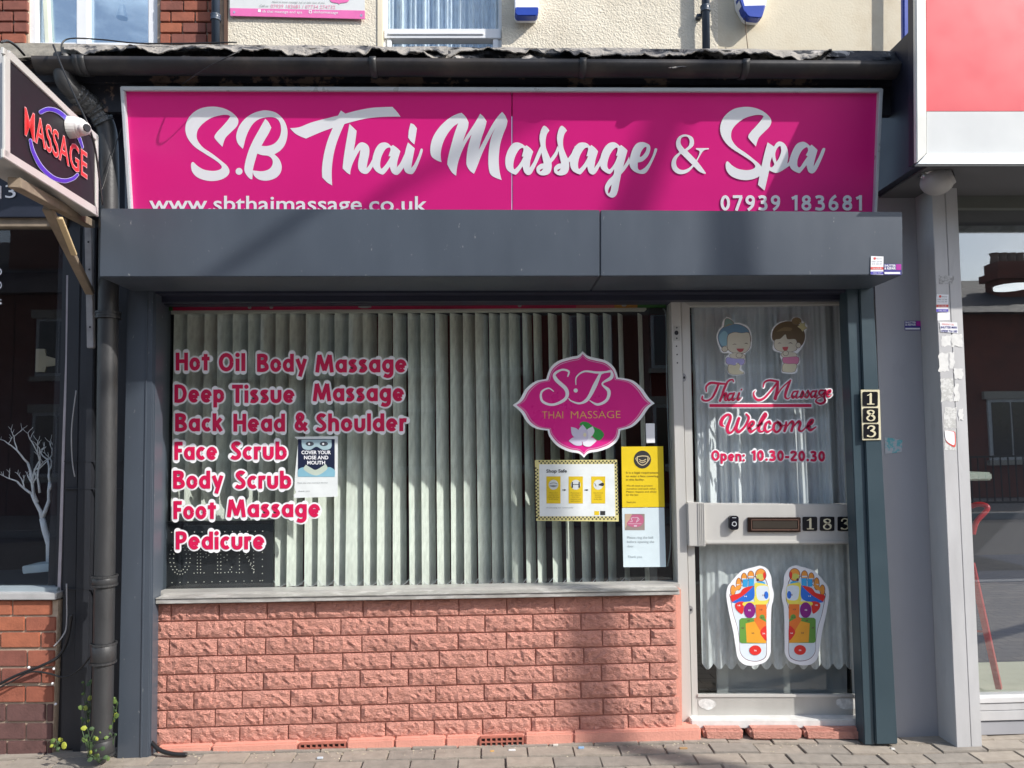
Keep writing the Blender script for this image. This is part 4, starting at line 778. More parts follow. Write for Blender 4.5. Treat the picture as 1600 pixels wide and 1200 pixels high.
# ================================================================ ROLLER SHUTTER
sh = thing('roller_shutter', 'anthracite roller shutter housing and side rails framing the massage shop front', 'roller shutter', P(780, 1160, -.15))
BX = YP(-.42)
qb('housing_panel', BX, [(157, 325.5), (937, 328), (937, 431.5), (155, 432.5)], 0, .37, anth, sh, .003)
qb('housing_panel', BX, [(938.3, 328), (1410, 331), (1411, 429.5), (938.3, 431.5)], -.001, .37, anth, sh, .003)
qb('underside_lip', YP(-.12), [(200, 449), (1365, 446), (1365, 456), (200, 459)], .002, .08, navy, sh)
qb('shutter_slot', YP(-.06), [(200, 446), (1366, 444), (1366, 468), (200, 472)], 0, .05, navy, sh)
lr = qb('side_rail', YP(-.13), [(199, 445), (241, 445), (232, 1190), (182, 1191)], 0, .11, anth, sh, .004)
qb('rail_edge', YP(-.13), [(229, 456), (231, 456), (221, 1189), (218.5, 1189)], .004, .006, anth, lr, .001)
qb('rail_edge', YP(-.13), [(240.5, 456), (244, 456), (236, 1188), (233, 1188)], -.01, .06, anth, lr, .001)
rr = qb('side_rail', YP(-.14), [(1343, 445), (1364.5, 445), (1403, 1163), (1369, 1163.5)], 0, .10, anth_teal, sh, .004)
qb('rail_edge', YP(-.14), [(1322, 445), (1341.5, 445), (1367.5, 1164), (1351, 1164)], -.012, .08, anth_teal, rr, .003)
pn = thing('number_plaque', 'upright cream edged plaque with black tiles 1 8 3 on the shutter rail', 'house number', P(1362, 688, -.15))
NP = YP(-.143); qb('backplate', NP, [(1345, 609), (1374.5, 609), (1377, 687.5), (1347.5, 688)], .002, .004, mat('cream_enamel', (.72, .66, .46), .35), pn, .001)
for d, y0, x0 in (('1', 612, 1348.3), ('8', 637.5, 1349), ('3', 662.5, 1349.8)):
    q_ = prism('tile', NP, rrect(x0, y0, x0+23.5, y0+22.5), .005, .003, bplate, pn); numeral(d, NP, x0, y0, x0+23.5, y0+22.5, .0058, q_)
# ================================================================ MAIN SIGN
sg = thing('fascia_sign', 'long magenta fascia sign in white brush lettering above the shutter housing', 'sign', P(790, 330, -.2))
A_ = P(190, 137, -.31); B_ = P(1378, 140, -.31); C_ = P(205, 345, -.17)
SP = pl3(A_, B_, C_)
qb('panel', SP, [(193, 141), (799.3, 143), (799.3, 350), (206, 350)], 0, .05, magenta, sg, .002)
qb('panel', SP, [(800.6, 143), (1376, 144), (1367, 350), (800.6, 350)], -.0015, .05, magenta, sg, .002)
qb('top_trim', SP, [(187, 134.5), (1380, 137.5), (1375, 144), (193, 141.5)], .022, .08, chrome, sg, .003)
qb('side_trim', SP, [(187, 134.5), (193.5, 141), (206.5, 350), (201, 350)], .021, .08, chrome, sg, .003)
qb('side_trim', SP, [(1374, 143.5), (1380.5, 137.5), (1370, 350), (1366, 350)], .021, .08, chrome, sg, .003)
def tf(ox, oy, s): return lambda x, y: (ox+x/s, oy+y/s)
S1 = [(540, 555, 1), (465, 475), (440, 430), (470, 375), (540, 300), (605, 225), (640, 172, 1), (600, 156), (520, 160), (400, 195), (300, 262), (235, 340), (218, 420), (238, 490), (300, 565), (410, 640), (520, 725), (600, 795), (628, 860), (605, 915), (540, 958), (440, 982), (330, 975), (225, 935), (165, 870), (148, 800), (155, 755), (180, 748), (230, 795), (310, 840), (420, 857), (500, 842), (532, 812), (510, 770), (440, 715), (320, 640), (200, 560), (120, 470), (82, 380), (80, 290), (120, 190), (200, 110), (300, 65), (430, 52), (550, 72), (650, 120), (720, 185), (740, 240), (715, 305), (640, 380), (575, 450)]
B1 = [(795, 580, 1), (735, 515), (712, 430), (735, 330), (790, 240), (880, 160), (990, 112), (1100, 100), (1220, 135), (1310, 225), (1350, 330), (1350, 430), (1320, 530), (1260, 605), (1190, 648, 1), (1250, 710), (1280, 790), (1270, 870), (1220, 935), (1140, 970), (1060, 978), (985, 958), (935, 915), (920, 872, 1), (914, 960, 1), (885, 955), (840, 905), (815, 850), (820, 780), (840, 690), (880, 570), (935, 455), (1010, 320), (1075, 205, 1), (1115, 245), (1152, 315, 1), (1120, 385), (1075, 460), (1028, 542, 1), (1100, 545), (1180, 520), (1240, 460), (1270, 380), (1270, 290), (1240, 222), (1190, 190), (1110, 185), (1010, 205), (930, 260), (870, 350), (830, 450), (808, 540)]
B1h = [(975, 640, 1), (1040, 660), (1110, 668), (1158, 705), (1168, 765), (1130, 830), (1040, 860), (920, 850, 1), (935, 780)]
T1 = [(105, 322, 1), (220, 310), (360, 255), (520, 210), (705, 165, 1), (742, 100, 1), (797, 140, 1), (950, 100), (1150, 65), (1385, 55, 1), (1440, 115), (1487, 178, 1), (1300, 180), (1100, 195), (950, 225), (785, 270, 1), (740, 370), (690, 500), (650, 650), (630, 800), (626, 920), (632, 1037, 1), (570, 1000), (508, 938, 1), (505, 830), (520, 700), (550, 560), (592, 430), (640, 318, 1), (500, 368), (305, 452, 1), (235, 425), (165, 385)]
H1 = [(848, 268, 1), (938, 355, 1), (925, 460), (903, 602, 1), (945, 535), (990, 500), (1050, 512), (1092, 560), (1096, 640), (1075, 740), (1062, 822, 1), (1100, 775), (1160, 660, 1), (1165, 760, 1), (1110, 850), (1062, 893), (1000, 880), (960, 830), (957, 750), (975, 660), (985, 590, 1), (945, 650), (895, 750), (865, 835), (857, 902, 1), (820, 880), (763, 825, 1), (775, 700), (810, 480)]
a1 = [(1368, 548, 1), (1330, 512), (1280, 500), (1220, 520), (1170, 590), (1138, 690), (1135, 780), (1175, 855), (1250, 900), (1290, 885), (1352, 805, 1), (1378, 875), (1430, 907), (1475, 885), (1540, 790), (1585, 690, 1), (1580, 560, 1), (1530, 660), (1485, 755), (1440, 812, 1), (1450, 730), (1485, 610, 1), (1445, 570), (1392, 533, 1)]
a1h = [(1345, 563), (1295, 590), (1248, 680), (1232, 770), (1245, 828), (1290, 790), (1335, 725), (1362, 675, 1), (1336, 672, 1), (1350, 630), (1362, 585)]
i1 = [(460, 500, 1), (545, 575, 1), (520, 700), (500, 820, 1), (540, 770), (590, 665), (618, 585), (640, 582), (642, 615), (600, 740), (540, 870), (492, 897), (430, 872), (404, 800), (412, 680), (436, 570)]
i1d = [(492, 260, 1), (535, 278), (572, 325, 1), (558, 420), (540, 525, 1), (500, 492), (462, 440, 1), (470, 350)]
M1 = [(880, 748, 1), (815, 722), (755, 675), (738, 600), (750, 500), (790, 400), (870, 290), (970, 200), (1060, 150), (1130, 130, 1), (1180, 178), (1218, 250, 1), (1208, 320), (1180, 390), (1145, 492, 1), (1200, 402), (1290, 265), (1362, 142, 1), (1405, 180), (1443, 238, 1), (1420, 330), (1380, 450), (1345, 592, 1), (1400, 490), (1500, 300), (1580, 180), (1636, 118, 1), (1675, 165), (1704, 232, 1), (1690, 300), (1650, 400), (1612, 528), (1595, 700), (1603, 850), (1630, 970, 1), (1560, 945), (1496, 904), (1470, 830), (1464, 688), (1480, 528), (1510, 410), (1556, 312, 1), (1500, 410), (1430, 545), (1370, 680), (1325, 800), (1285, 892, 1), (1235, 855), (1195, 790), (1190, 720), (1202, 600), (1225, 500), (1255, 400, 1), (1195, 490), (1140, 600), (1095, 720), (1072, 820), (1062, 918, 1), (1005, 870), (950, 775, 1), (960, 690), (1000, 530), (1040, 390), (1087, 260, 1), (1020, 310), (950, 400), (900, 500), (872, 610), (870, 690)]
a2 = [(605, 585, 1), (550, 545), (480, 525), (410, 545), (340, 640), (300, 760), (300, 890), (340, 970), (440, 1025), (485, 1008), (565, 900, 1), (592, 990), (650, 1035), (705, 1008), (770, 890), (830, 760), (870, 660, 1), (845, 580, 1), (790, 700), (735, 830), (676, 922, 1), (690, 800), (732, 668, 1), (685, 615), (625, 570, 1)]
a2h = [(562, 610), (510, 640), (452, 740), (422, 860), (432, 942), (475, 915), (535, 835), (580, 748, 1), (552, 745, 1), (568, 690), (580, 630)]
s1 = [(905, 264), (868, 300), (840, 380), (830, 470), (850, 590, 1), (862, 700), (895, 852, 1), (835, 868), (785, 920), (790, 990), (850, 1036), (930, 1036), (992, 1000), (1020, 920), (1018, 840, 1), (1065, 785), (1108, 715), (1135, 640, 1), (1112, 575, 1), (1075, 670), (1000, 777, 1), (965, 700), (930, 600), (925, 500), (945, 400), (985, 340, 1), (955, 298)]
s1h = [(835, 955, 1), (858, 945), (888, 930, 1), (868, 962), (842, 978)]
def sft(l, dx, dy=0): return [(p[0]+dx, p[1]+dy, *p[2:]) for p in l]
a3 = [(420, 385, 1), (370, 340), (300, 325), (230, 345), (160, 430), (115, 560), (110, 680), (150, 770), (250, 822), (292, 803), (375, 700, 1), (402, 790), (460, 828), (512, 798), (570, 700), (625, 600, 1), (600, 520, 1), (550, 630), (485, 727, 1), (505, 600), (545, 465, 1), (500, 412), (440, 365, 1)]
g1 = [(885, 385, 1), (830, 337), (770, 322), (700, 347), (630, 430), (582, 560), (575, 670), (612, 755), (710, 815), (755, 798), (796, 740, 1), (785, 830), (705, 915), (655, 1005), (655, 1080), (690, 1150), (760, 1188), (820, 1160), (855, 1080), (880, 950), (905, 825, 1), (965, 755), (1045, 640, 1), (1030, 545, 1), (990, 625), (938, 705, 1), (965, 600), (1005, 450, 1), (965, 412), (905, 365, 1)]
g1h = [(842, 405), (790, 432), (730, 520), (697, 620), (690, 700), (720, 746), (770, 700), (815, 625), (850, 533, 1), (825, 530, 1), (850, 450)]
g1h2 = [(757, 983, 1), (715, 1040), (700, 1100), (716, 1120), (742, 1070)]
e1 = [(1220, 320), (1150, 342), (1090, 420), (1050, 540), (1035, 650), (1060, 730), (1130, 790), (1230, 818), (1295, 797), (1350, 715), (1420, 570), (1468, 440), (1450, 418), (1428, 430), (1400, 520), (1340, 640), (1270, 722), (1200, 757), (1168, 730), (1165, 640, 1), (1240, 620), (1320, 545), (1360, 445), (1350, 370), (1290, 332)]
e1h = [(1300, 398), (1260, 412), (1215, 480), (1198, 550), (1242, 530), (1290, 462)]
am1 = [(325, 400), (250, 425), (212, 490), (218, 560), (252, 622, 1), (185, 680), (152, 760), (170, 840), (230, 890), (300, 895), (370, 865), (432, 800, 1), (500, 865), (575, 895, 1), (583, 882, 1), (540, 820), (475, 735, 1), (520, 650), (560, 600), (620, 586, 1), (622, 571, 1), (460, 571, 1), (461, 587, 1), (503, 612), (490, 670), (462, 720, 1), (350, 605, 1), (420, 550), (435, 490), (410, 430)]
am1h = [(322, 426), (275, 450), (270, 520), (320, 587, 1), (370, 540), (380, 480), (360, 437)]; am1h2 = [(272, 640, 1), (222, 700), (212, 770), (240, 825), (300, 845), (370, 820), (415, 780, 1)]
S2 = [(45+(x-80)*.965, 55+(y-52)*.984, *r) for x, y, *r in S1]
p1 = [(635, 498, 1), (715, 552, 1), (745, 508), (790, 488), (850, 520), (885, 590), (893, 680), (882, 762), (905, 735, 1), (925, 780, 1), (865, 822), (790, 868), (730, 880), (655, 850, 1), (635, 940), (598, 1101, 1), (570, 1080), (514, 1030, 1), (540, 890), (590, 660)]
p1h = [(785, 545), (750, 580), (730, 650), (745, 742, 1), (775, 700), (803, 620), (800, 560)]; p1h2 = [(692, 680, 1), (668, 750), (668, 805), (690, 808), (718, 775), (700, 720)]
a4 = [(1165, 545, 1), (1120, 507), (1070, 492), (1000, 520), (945, 610), (905, 735), (930, 830), (1020, 882), (1055, 865), (1120, 785, 1), (1145, 865), (1195, 887), (1245, 845), (1310, 710), (1355, 590), (1337, 570), (1315, 588), (1275, 680), (1210, 802, 1), (1225, 720), (1260, 595, 1), (1220, 557), (1185, 527, 1)]
a4h = [(1125, 560), (1065, 600), (1015, 700), (1008, 790), (1040, 810), (1085, 745), (1135, 675, 1), (1112, 658, 1), (1140, 605)]
k = 0
for t_, loops in ((tf(280, 160, 8), [S1]), (tf(280, 160, 8), [ell(748, 862, 43, 43, 24)]), (tf(280, 160, 8), [B1, B1h]), (tf(440, 160, 8), [T1]), (tf(440, 160, 8), [H1]), (tf(440, 160, 8), [a1, a1h]), (tf(580, 160, 8), [i1]), (tf(580, 160, 8), [i1d]),
                  (tf(580, 160, 8), [M1]), (tf(760, 170, 10), [a2, a2h]), (tf(760, 170, 10), [s1, s1h]), (tf(760, 170, 10), [sft(s1, 273), sft(s1h, 273)]), (tf(880, 190, 10), [a3, sft(a2h, -190, -205)]), (tf(880, 190, 10), [g1, g1h, g1h2]),
                  (tf(880, 190, 10), [e1, e1h]), (tf(1030, 160, 8), [am1, am1h, am1h2]), (tf(1120, 160, 8), [S2]), (tf(1120, 160, 8), [p1, p1h, p1h2]), (tf(1120, 160, 8), [a4, a4h])):
    k += 1; shape('letter', SP, loops, .0006+k*.00004, signwhite, sg, True, t_, 5)
text('web_address', SP, 'www.sbthaimassage.co.uk', (233, 329.5), (668, 330.5), 23.5, .0015, signwhite, sg, bold=.012)
stext('phone_number', SP, '07939', 1125, 1220, 329, 329, 24, .0015, signwhite, sg, w=.17, gap=.12); stext('phone_number', SP, '183681', 1236, 1348, 329, 329, 24, .0015, signwhite, sg, w=.17, gap=.12)
# ================================================================ GUTTER, FLASHING, FLAT ROOF
def gy(x): return lerp(97, 104.5, (x-100)/1300)
gt = thing('rain_gutter', 'grimy black half round gutter running above the magenta sign', 'gutter', P(780, 118, -.4))
mb = MB(); N = 60; M_ = 10; vs = []
for i in range(N+1):
    x = lerp(60, 1398, i/N); c = P(x, gy(x), -.36)
    for rr_ in (.054, .048):
        for k in range(M_+1):
            a = math.pi+math.pi*k/M_; vs.append((c.x, c.y+rr_*math.cos(a), c.z+rr_*math.sin(a)))
W_ = 2*(M_+1)
for i in range(N):
    for k in range(M_): a = i*W_+k; fs_ = (a, a+1, a+W_+1, a+W_); mb.f.append(fs_); a += M_+1; mb.f.append((a, a+1, a+W_+1, a+W_))
    for k in (0, M_): a = i*W_+k; mb.f.append((a, a+M_+1, a+W_+M_+1, a+W_))
mb.v = vs; mb.build('trough', gutm, gt, smooth=True)
for x in (128, 136, 585, 909, 1160):
    c = P(x, gy(x), -.36); mb = MB(); w_ = .014
    vs = []
    for xx in (-w_, w_):
        for k in range(13): a = math.pi*.98+math.pi*1.04*k/12; vs.append((c.x+xx, c.y+.059*math.cos(a), c.z+.059*math.sin(a)))
    mb.add(vs, [(k, k+1, k+14, k+13) for k in range(12)]); o = mb.build('union_bracket', pipem, gt, smooth=True); md = o.modifiers.new('thick', 'SOLIDIFY'); md.thickness = .006
rf = thing('flat_roof', 'weathered flat felt roof over the shop front with torn edge', 'roof', P(780, 95, -.2), kind='structure')
zt = P(700, 82, -.30).z
mb = MB(); vs = []; pts = [P(x, 76+(x-40)*.006, -.26) for x in (-900, 1432)]
mb.add([pts[0], pts[1], pts[1]+Vector((0, .36, .03)), pts[0]+Vector((0, .36, .03)), pts[0]-Vector((0, 0, .05)), pts[1]-Vector((0, 0, .05)), pts[1]+Vector((0, .36, -.05)), pts[0]+Vector((0, .36, -.05))], [(0, 1, 2, 3), (7, 6, 5, 4), (0, 4, 5, 1), (1, 5, 6, 2), (2, 6, 7, 3), (3, 7, 4, 0)])
mb.build('felt_deck', feltm, rf)
qb('fascia_board', YP(-.25), [(-900, 80), (1432, 96), (1424, 180), (-900, 170)], 0, .03, soffit, rf, 0)
qb('soffit_strip', YP(-.275), [(55, 113), (1396, 118), (1394, 133), (60, 128)], 0, .02, soffit, rf, 0)
def tornstrip(name, x0, x1, ytop, ybot, Y0, Y1, rag, m, seed, nz=.02, n=300, rows=6):
    vs = []
    for j in range(rows+1):
        v = j/rows
        for i in range(n+1):
            x = lerp(x0, x1, i/n)
            r = noise.fractal(Vector((x*.018, seed, 0)), 1, 2.2, 5)*rag*1.3+max(0, noise.noise(Vector((x*.05, seed+9, 0))))*rag*1.5
            rt = noise.fractal(Vector((x*.012, seed+30, 0)), 1, 2, 3)*1.8
            d = noise.fractal(Vector((x*.016, v*1.6, seed)), 1, 2.3, 5)*nz
            vs.append(P(x, lerp(ytop(x)+rt, ybot(x)+r, v), lerp(Y0, Y1, v)-d))
    fs = [(j*(n+1)+i, j*(n+1)+i+1, (j+1)*(n+1)+i+1, (j+1)*(n+1)+i) for j in range(rows) for i in range(n)]
    o = MB().add(vs, fs).build(name, m, rf); md = o.modifiers.new('thick', 'SOLIDIFY'); md.thickness = .004; return o
yt = lambda x: 71+max(0, x-300)*.0085
tornstrip('torn_felt', 110, 1398, yt, lambda x: yt(x)+27, -.30, -.37, 2.5, feltm, 3.3, .06)
tornstrip('felt_flap', 100, 700, lambda x: yt(x)-1.5, lambda x: yt(x)+5, -.30, -.39, 9, feltg, 8.1, .03)
tornstrip('felt_flap', 640, 1300, lambda x: yt(x)-1, lambda x: yt(x)+5, -.30, -.39, 11, feltg, 14.7, .03)
tornstrip('felt_upstand', -10, 118, lambda x: 67+x*.02, lambda x: 89, -.27, -.36, 1.5, mat('mossy_grey_felt', (.20, .185, .155), .9, var=.35, vs_=18, bump=.004, bs=60), 5.5, .01, 60)
tornstrip('felt_flap', 1270, 1420, lambda x: 80+(x-1270)*-.01, lambda x: 100, -.28, -.37, 3, mat('black_felt', (.025, .025, .03), .8, var=.4, vs_=12, bump=.004), 25.5, .02, 60)
# ================================================================ UPSTAIRS WALLS
UY = YP(.10)
ub = thing('terrace_brick_wall', 'upstairs red brick wall around the white casement window', 'wall', P(150, 70, .1))
qb('mortar_bed', YP(.115), [(-900, -260), (44, -260), (44, 75), (-900, 75)], 0, .15, mortar, ub, 0)
qb('mortar_bed', YP(.115), [(246, -260), (358, -260), (354, 78), (246, 78)], 0, .15, mortar, ub, 0)
def bricks(pl, x0, x1, ybot, rows, ph, pw, par, cols, jit=0, lean=0, off=0, yslope=0, ends=None):
    for r in range(rows):
        y1 = ybot-r*ph-1; y0 = y1-ph+2.3
        x = x0-(pw*.5 if (r+jit) % 2 else 0)-random.uniform(0, 3)
        while x < x1-2:
            a = max(x, x0); b = min(x+pw-2.4, x1)
            if b-a > 3.5:
                la = lean*(y0-ybot)
                qb('brick', pl, [(a+la, y0+yslope*(a-x0)), (b+la, y0+yslope*(b-x0)), (b+la*.9, y1+yslope*(b-x0)), (a+la*.9, y1+yslope*(a-x0))], off+random.uniform(-.0015, .0015), .02, random.choice(cols(r) if callable(cols) else cols), par, .0025)
            x += pw*(1 if random.random() < .72 else .5)
bricks(UY, -90, 42, 68, 6, 17.2, 38, ub, [redb[0], redb[1], redb[1]], 0)
bricks(UY, 250, 335, 68.5, 6, 17.2, 38, ub, [redb[0], redb[1], redb[2], redb[1]], 1)
# windows upstairs
uw = thing('casement_window', 'white framed upstairs casement window in the brick wall', 'window', P(145, 68, .12))
WF = YP(.13)
for nm, r_, o in (('frame', rect(41, -200, 57, 76), .0), ('frame', rect(231, -200, 249, 76), .0), ('mullion', rect(119, -200, 137, 76), .004), ('frame', rect(41, 66, 249, 80), .0)): qb(nm, WF, r_, o, .06, white, uw, .004)
qb('sash', WF, [(56, -200), (64, -200), (78, 76), (70, 76)], -.01, .03, mat('cream_sash', (.66, .70, .58), .4), uw, .003)
qb('pane', WF, rect(57, -200, 119, 70), -.035, .005, GLASS_U, uw, 0); qb('pane', WF, rect(137, -200, 231, 70), -.03, .005, GLASS_U, uw, 0)
ur = thing('upstairs_room', 'pale room behind the casement window', 'room', P(145, 68, .4), kind='structure')
qb('back_wall', YP(1.3), rect(20, -240, 300, 110), 0, .05, mat('pale_room_wall', (.34, .38, .42), .9, var=.1), ur, 0)
shp = thing('lampshade', 'small white lampshade just inside the upstairs casement window', 'lampshade', P(191, 25, .5))
mb = MB(); c = P(191, 18, .25); mb.tube([c+Vector((0, 0, -.035)), c+Vector((0, 0, .035))], [.028, .013], 16); mb.build('shade', whitep, shp)
rw = thing('rendered_wall', 'cream roughcast upstairs wall with banner and white window', 'wall', P(740, 74, .1))
qb('render', UY, [(352, -260), (598, -260), (598, 80), (352, 80)], 0, .2, render_c, rw, 0)
qb('render', UY, [(784, -260), (1122, -260), (1122, 90), (784, 90)], 0, .2, render_c, rw, 0)
qb('reveal_bead', UY, rect(589, -260, 598, 80), .006, .05, mat('smooth_cream_reveal', (.72, .65, .50), .8), rw, .003)
qb('corner_stain', UY, rect(350, -200, 356, 80), .004, .02, mat('rusty_edge', (.12, .07, .05), .9), rw, 0)
sw_ = thing('smooth_wall', 'blotchy smooth cement wall between the downpipes upstairs', 'wall', P(1260, 80, .1))
qb('render', UY, rect(1122, -260, 1414, 100), -.002, .2, render_s, sw_, 0); qb('render', UY, rect(1414, -260, 1436, 46), -.01, .2, signgrey, sw_, 0); qb('render', UY, rect(1414, 46.5, 1436, 100), -.01, .2, render_s, sw_, 0)
cw = thing('transom_window', 'white upstairs window with pale blue curtains above the sign', 'window', P(690, 74, .12))
for nm, r_, o in (('frame', rect(597, -200, 604.5, 95), .0), ('frame', rect(779, -200, 786, 95), .0), ('transom', rect(600, 44.5, 783, 60), .012), ('frame', rect(604, 60.5, 612, 95), .006), ('frame', rect(770, 60.5, 779, 95), .006), ('drip_bar', rect(606, 50, 756, 54), .018)): qb(nm, WF, r_, o, .06, white, cw, .003)
qb('pane', WF, rect(604, -200, 779, 45), -.03, .005, GLASS, cw, 0); qb('pane', WF, rect(611, 61, 771, 95), -.03, .005, GLASS, cw, 0)
cc = thing('curtain', 'pale blue gathered curtain behind the upstairs transom window', 'curtain', P(690, 95, .3)); mb = MB(); vs = []; N = 160
for j in (0, 1):
    for i in range(N+1): x = lerp(596, 792, i/N); vs.append(P(x, -210 if j == 0 else 100, .26+.02*math.sin(i*.42)+.014*math.sin(i*1.1+1)))
mb.add(vs, [(i, i+1, N+2+i, N+1+i) for i in range(N)]).build('cloth', fabric('pale_blue_curtain', (.72, .80, .90), .15), cc, smooth=True)
# banner
bn = thing('wall_banner', 'white and pink advertising banner pinned on the cream upstairs wall', 'banner', P(465, 28, .08)); BN = YP(.085)
qb('sheet', BN, [(359, -120), (570, -120), (570, 18), (359, 13)], 0, .004, mat('banner_white', (.66, .68, .68), .45, var=.08, vs_=7), bn, 0)
qb('stripe', BN, [(359.5, 12.5), (570, 16.5), (570, 29.5), (360, 24.5)], .001, .004, mat('banner_pink', (.74, .16, .42), .4, var=.1, vs_=12), bn, 0)
text('word', BN, '07939 183681 / 07734 274732', (423, 12), (524, 13.5), 5.2, .002, mat('soft_pink_ink', (.70, .30, .42), .5), bn)
text('word', BN, 'Call us', (405, 10.5), (419, 11), 3.4, .002, greyink, bn, shear=.3)
text('word', BN, 'Need to book massage. Let us take care of you', (425, 4), (507, 5.5), 2.6, .002, greyink, bn, shear=.3)
text('word', BN, 'sb thai massage and spa', (410, 19.5), (472, 21), 4, .002, whitep, bn); text('word', BN, 'sbthaimassage', (490, 20.5), (528, 21.5), 4, .002, whitep, bn)
shape('social_icon', BN, [rrect(403, 14.5, 407.5, 19, .8)], .002, whitep, bn, False); shape('social_icon', BN, [rrect(482.5, 16, 487.5, 21, 1.2), rrect(483.5, 17, 486.5, 20, 1)], .002, whitep, bn, False)
shape('emblem', BN, [[(515, -20, 1), (545, -20, 1), (545, 1), (532, 5), (530, 7.5, 1), (528, 5), (516, 1)]], .002, MATS['banner_pink'], bn, True)
shape('eyelet', BN, [ell(564.5, 24, 2, 2.2)], .002, mat('brass_eyelet', (.5, .5, .6), .3, metal=.6), bn, False); shape('eyelet', BN, [ell(366, 19, 1.8, 2)], .002, MATS['brass_eyelet'], bn, False)
# alarm boxes
for lab, poly, band in (('blue and white alarm box on the cream wall beside the transom window', [(804, -30), (842, -30), (842, 10), (840, 20), (838, 24), (808, 24), (805, 19), (804, 12)], [(805, 10), (841.5, 10), (841, 21), (838, 24.5), (808, 24.5), (804.5, 20)]),
                        ('blue and white V shaped alarm box on the blotchy cement wall', [(1150, -40), (1204, -40), (1197, 8), (1191, 26), (1186, 27.5), (1171, 26), (1166, 22), (1156, 4)], [(1161, 8), (1197, 7), (1191, 26.5), (1186, 28), (1171, 26.5), (1166, 22.5)])):
    t = thing('alarm_box', lab, 'alarm', P((poly[0][0]+poly[1][0])/2, 26, .05), 'alarm boxes on the upstairs walls')
    prism('case', UY, poly, .075, .075, whitep, t, .004); prism('base_band', UY, band, .078, .05, blue, t, .004)
    if poly[0][0] > 1000: prism('base_band', UY, [(1154, -6), (1160, -6), (1167, 22), (1162, 16)], .079, .05, blue, t, .002)
# downpipes
def pipe(name, label, pts, r, m, collars=(), cat='pipe'):
    t = thing(name, label, cat, P(pts[-1][0], pts[-1][1], pts[-1][2])); q_ = [P(*p) for p in pts]
    MB().tube(catm(q_, 6) if len(q_) > 2 else q_, r, 18).build('pipe_length', m, t, smooth=True)
    for (x, y, Y, h) in collars:
        c = P(x, y, Y); 
        MB().tube([c+Vector((0, 0, -h/2)), c+Vector((0, 0, -h/2+.004)), c+Vector((0, 0, h/2-.004)), c+Vector((0, 0, h/2))], [r*1.08, r*1.2, r*1.2, r*1.08], 18).build('collar', m, t, smooth=True)
        for s_ in (-1, 1):
            z = s_*(h/2-.004); MB().tube([c+Vector((0, 0, z-.004)), c+Vector((0, 0, z+.004))], [r*1.27]*2, 18).build('bead', m, t)
    return t
pipe('upstairs_downpipe', 'dark slate downpipe at the corner of the upstairs brick wall', [(337, -200, .06), (337, 70, .06)], .02, pipeb, [(337, 28, .06, .03)])
pipe('upstairs_downpipe', 'slate blue downpipe between the roughcast and smooth upstairs walls', [(1100, -200, .05), (1103.5, 85, .05)], .0195, pipeb, [(1102, 14, .05, .03)])
t = thing('blue_post', 'narrow royal blue pipe beside the red neighbouring sign', 'pipe', P(1416, 103, .03)); qb('pipe_length', YP(.02), [(1411, -200), (1419.5, -200), (1420, 103), (1412, 103)], 0, .03, blue, t, .006)
t = thing('pipe_bracket', 'small bracket fixing the slate blue downpipe to the cream wall', 'bracket', P(1092, 24, .08)); qb('clip', UY, rect(1089, 21, 1098, 26), .03, .03, pipeb, t)
mp = pipe('cast_iron_downpipe', 'black cast iron downpipe running from the gutter down to the weeds', [(100, 88, -.35), (100, 118, -.35), (110, 138, -.33), (140, 163, -.26), (162, 190, -.21), (169, 225, -.2), (170.5, 325, -.2), (169, 500, -.2), (165, 800, -.2), (161, 1060, -.2), (158.5, 1178, -.2)], .0415, pipem,
          [(169, 493, -.2, .03), (163.5, 907, -.2, .045), (161.8, 1020, -.2, .085), (159, 1165, -.2, .075)])
foil = mat('crinkled_foil_wrap', (.10, .105, .11), .35, metal=.5, var=.4, vs_=20, bump=.02, bs=30)
q_ = catm([P(112, 141, -.32), P(130, 155, -.28), P(150, 172, -.235), P(163, 192, -.21)], 8)
MB().tube(q_, [.043+random.uniform(-.003, .006) for _ in q_], 16).build('foil_wrap', foil, mp)
cable('loose_wire', [(1160, -60, .05), (1164, 30, .05), (1169, 80, .04)], .002, mat('rusty_wire', (.12, .07, .04), .7), None, label='thin rusty wire hanging across the V shaped alarm box', cat='wire')
# ================================================================ PROJECTING MASSAGE SIGN
a = P(15, 77, -1.12); b = P(153, 213, -.34); c = P(15, 247, -1.12); MPn = pl3(a, b, c)
ps = thing('projecting_sign', 'black box sign jutting from the wall with red MASSAGE between blue arcs', 'sign', P(84, 300, -.7))
qb('case', MPn, [(15.5, 78), (153, 212.5), (153, 338), (15.5, 248.5)], -.004, .13, mat('sign_case', (.55, .54, .52), .4, metal=.3, var=.15), ps, .002)
qb('face', MPn, [(16, 93), (151, 221), (151, 326), (16, 239)], .0, .003, mat('charcoal_sign_face', (.016, .014, .018), .55, spec=.25, var=.06), ps, 0)
for quad in ([(6, 73), (153.5, 211), (153.5, 222), (6, 84)], [(6, 232), (153.5, 325), (153.5, 338.5), (6, 246)], [(8, 76), (16.5, 84), (16.5, 249), (8, 243.5)], [(150.5, 209), (154, 213), (154, 339), (150.5, 337)]):
    qb('edge_trim', MPn, quad, .006, .01, alu_l, ps, .002)
def tquad(name, pl, s, q, off, m, par, bold=0, bb=0):
    v0, _ = glyphs(s, bb); v, f = glyphs(s, bold); hv, _ = glyphs('H', 0); ch = max(p[1] for p in hv)
    x0 = min(p[0] for p in v0); x1 = max(p[0] for p in v0); TLq, TRq, BRq, BLq = [Vector(p) for p in q]; pts = []
    for x, y in v:
        u = (x-x0)/(x1-x0); vv = y/ch; p = BLq.lerp(BRq, u).lerp(TLq.lerp(TRq, u), vv); pts.append(pl.S(p.x, p.y, off))
    return MB().add(pts, f).build(name, m, par)
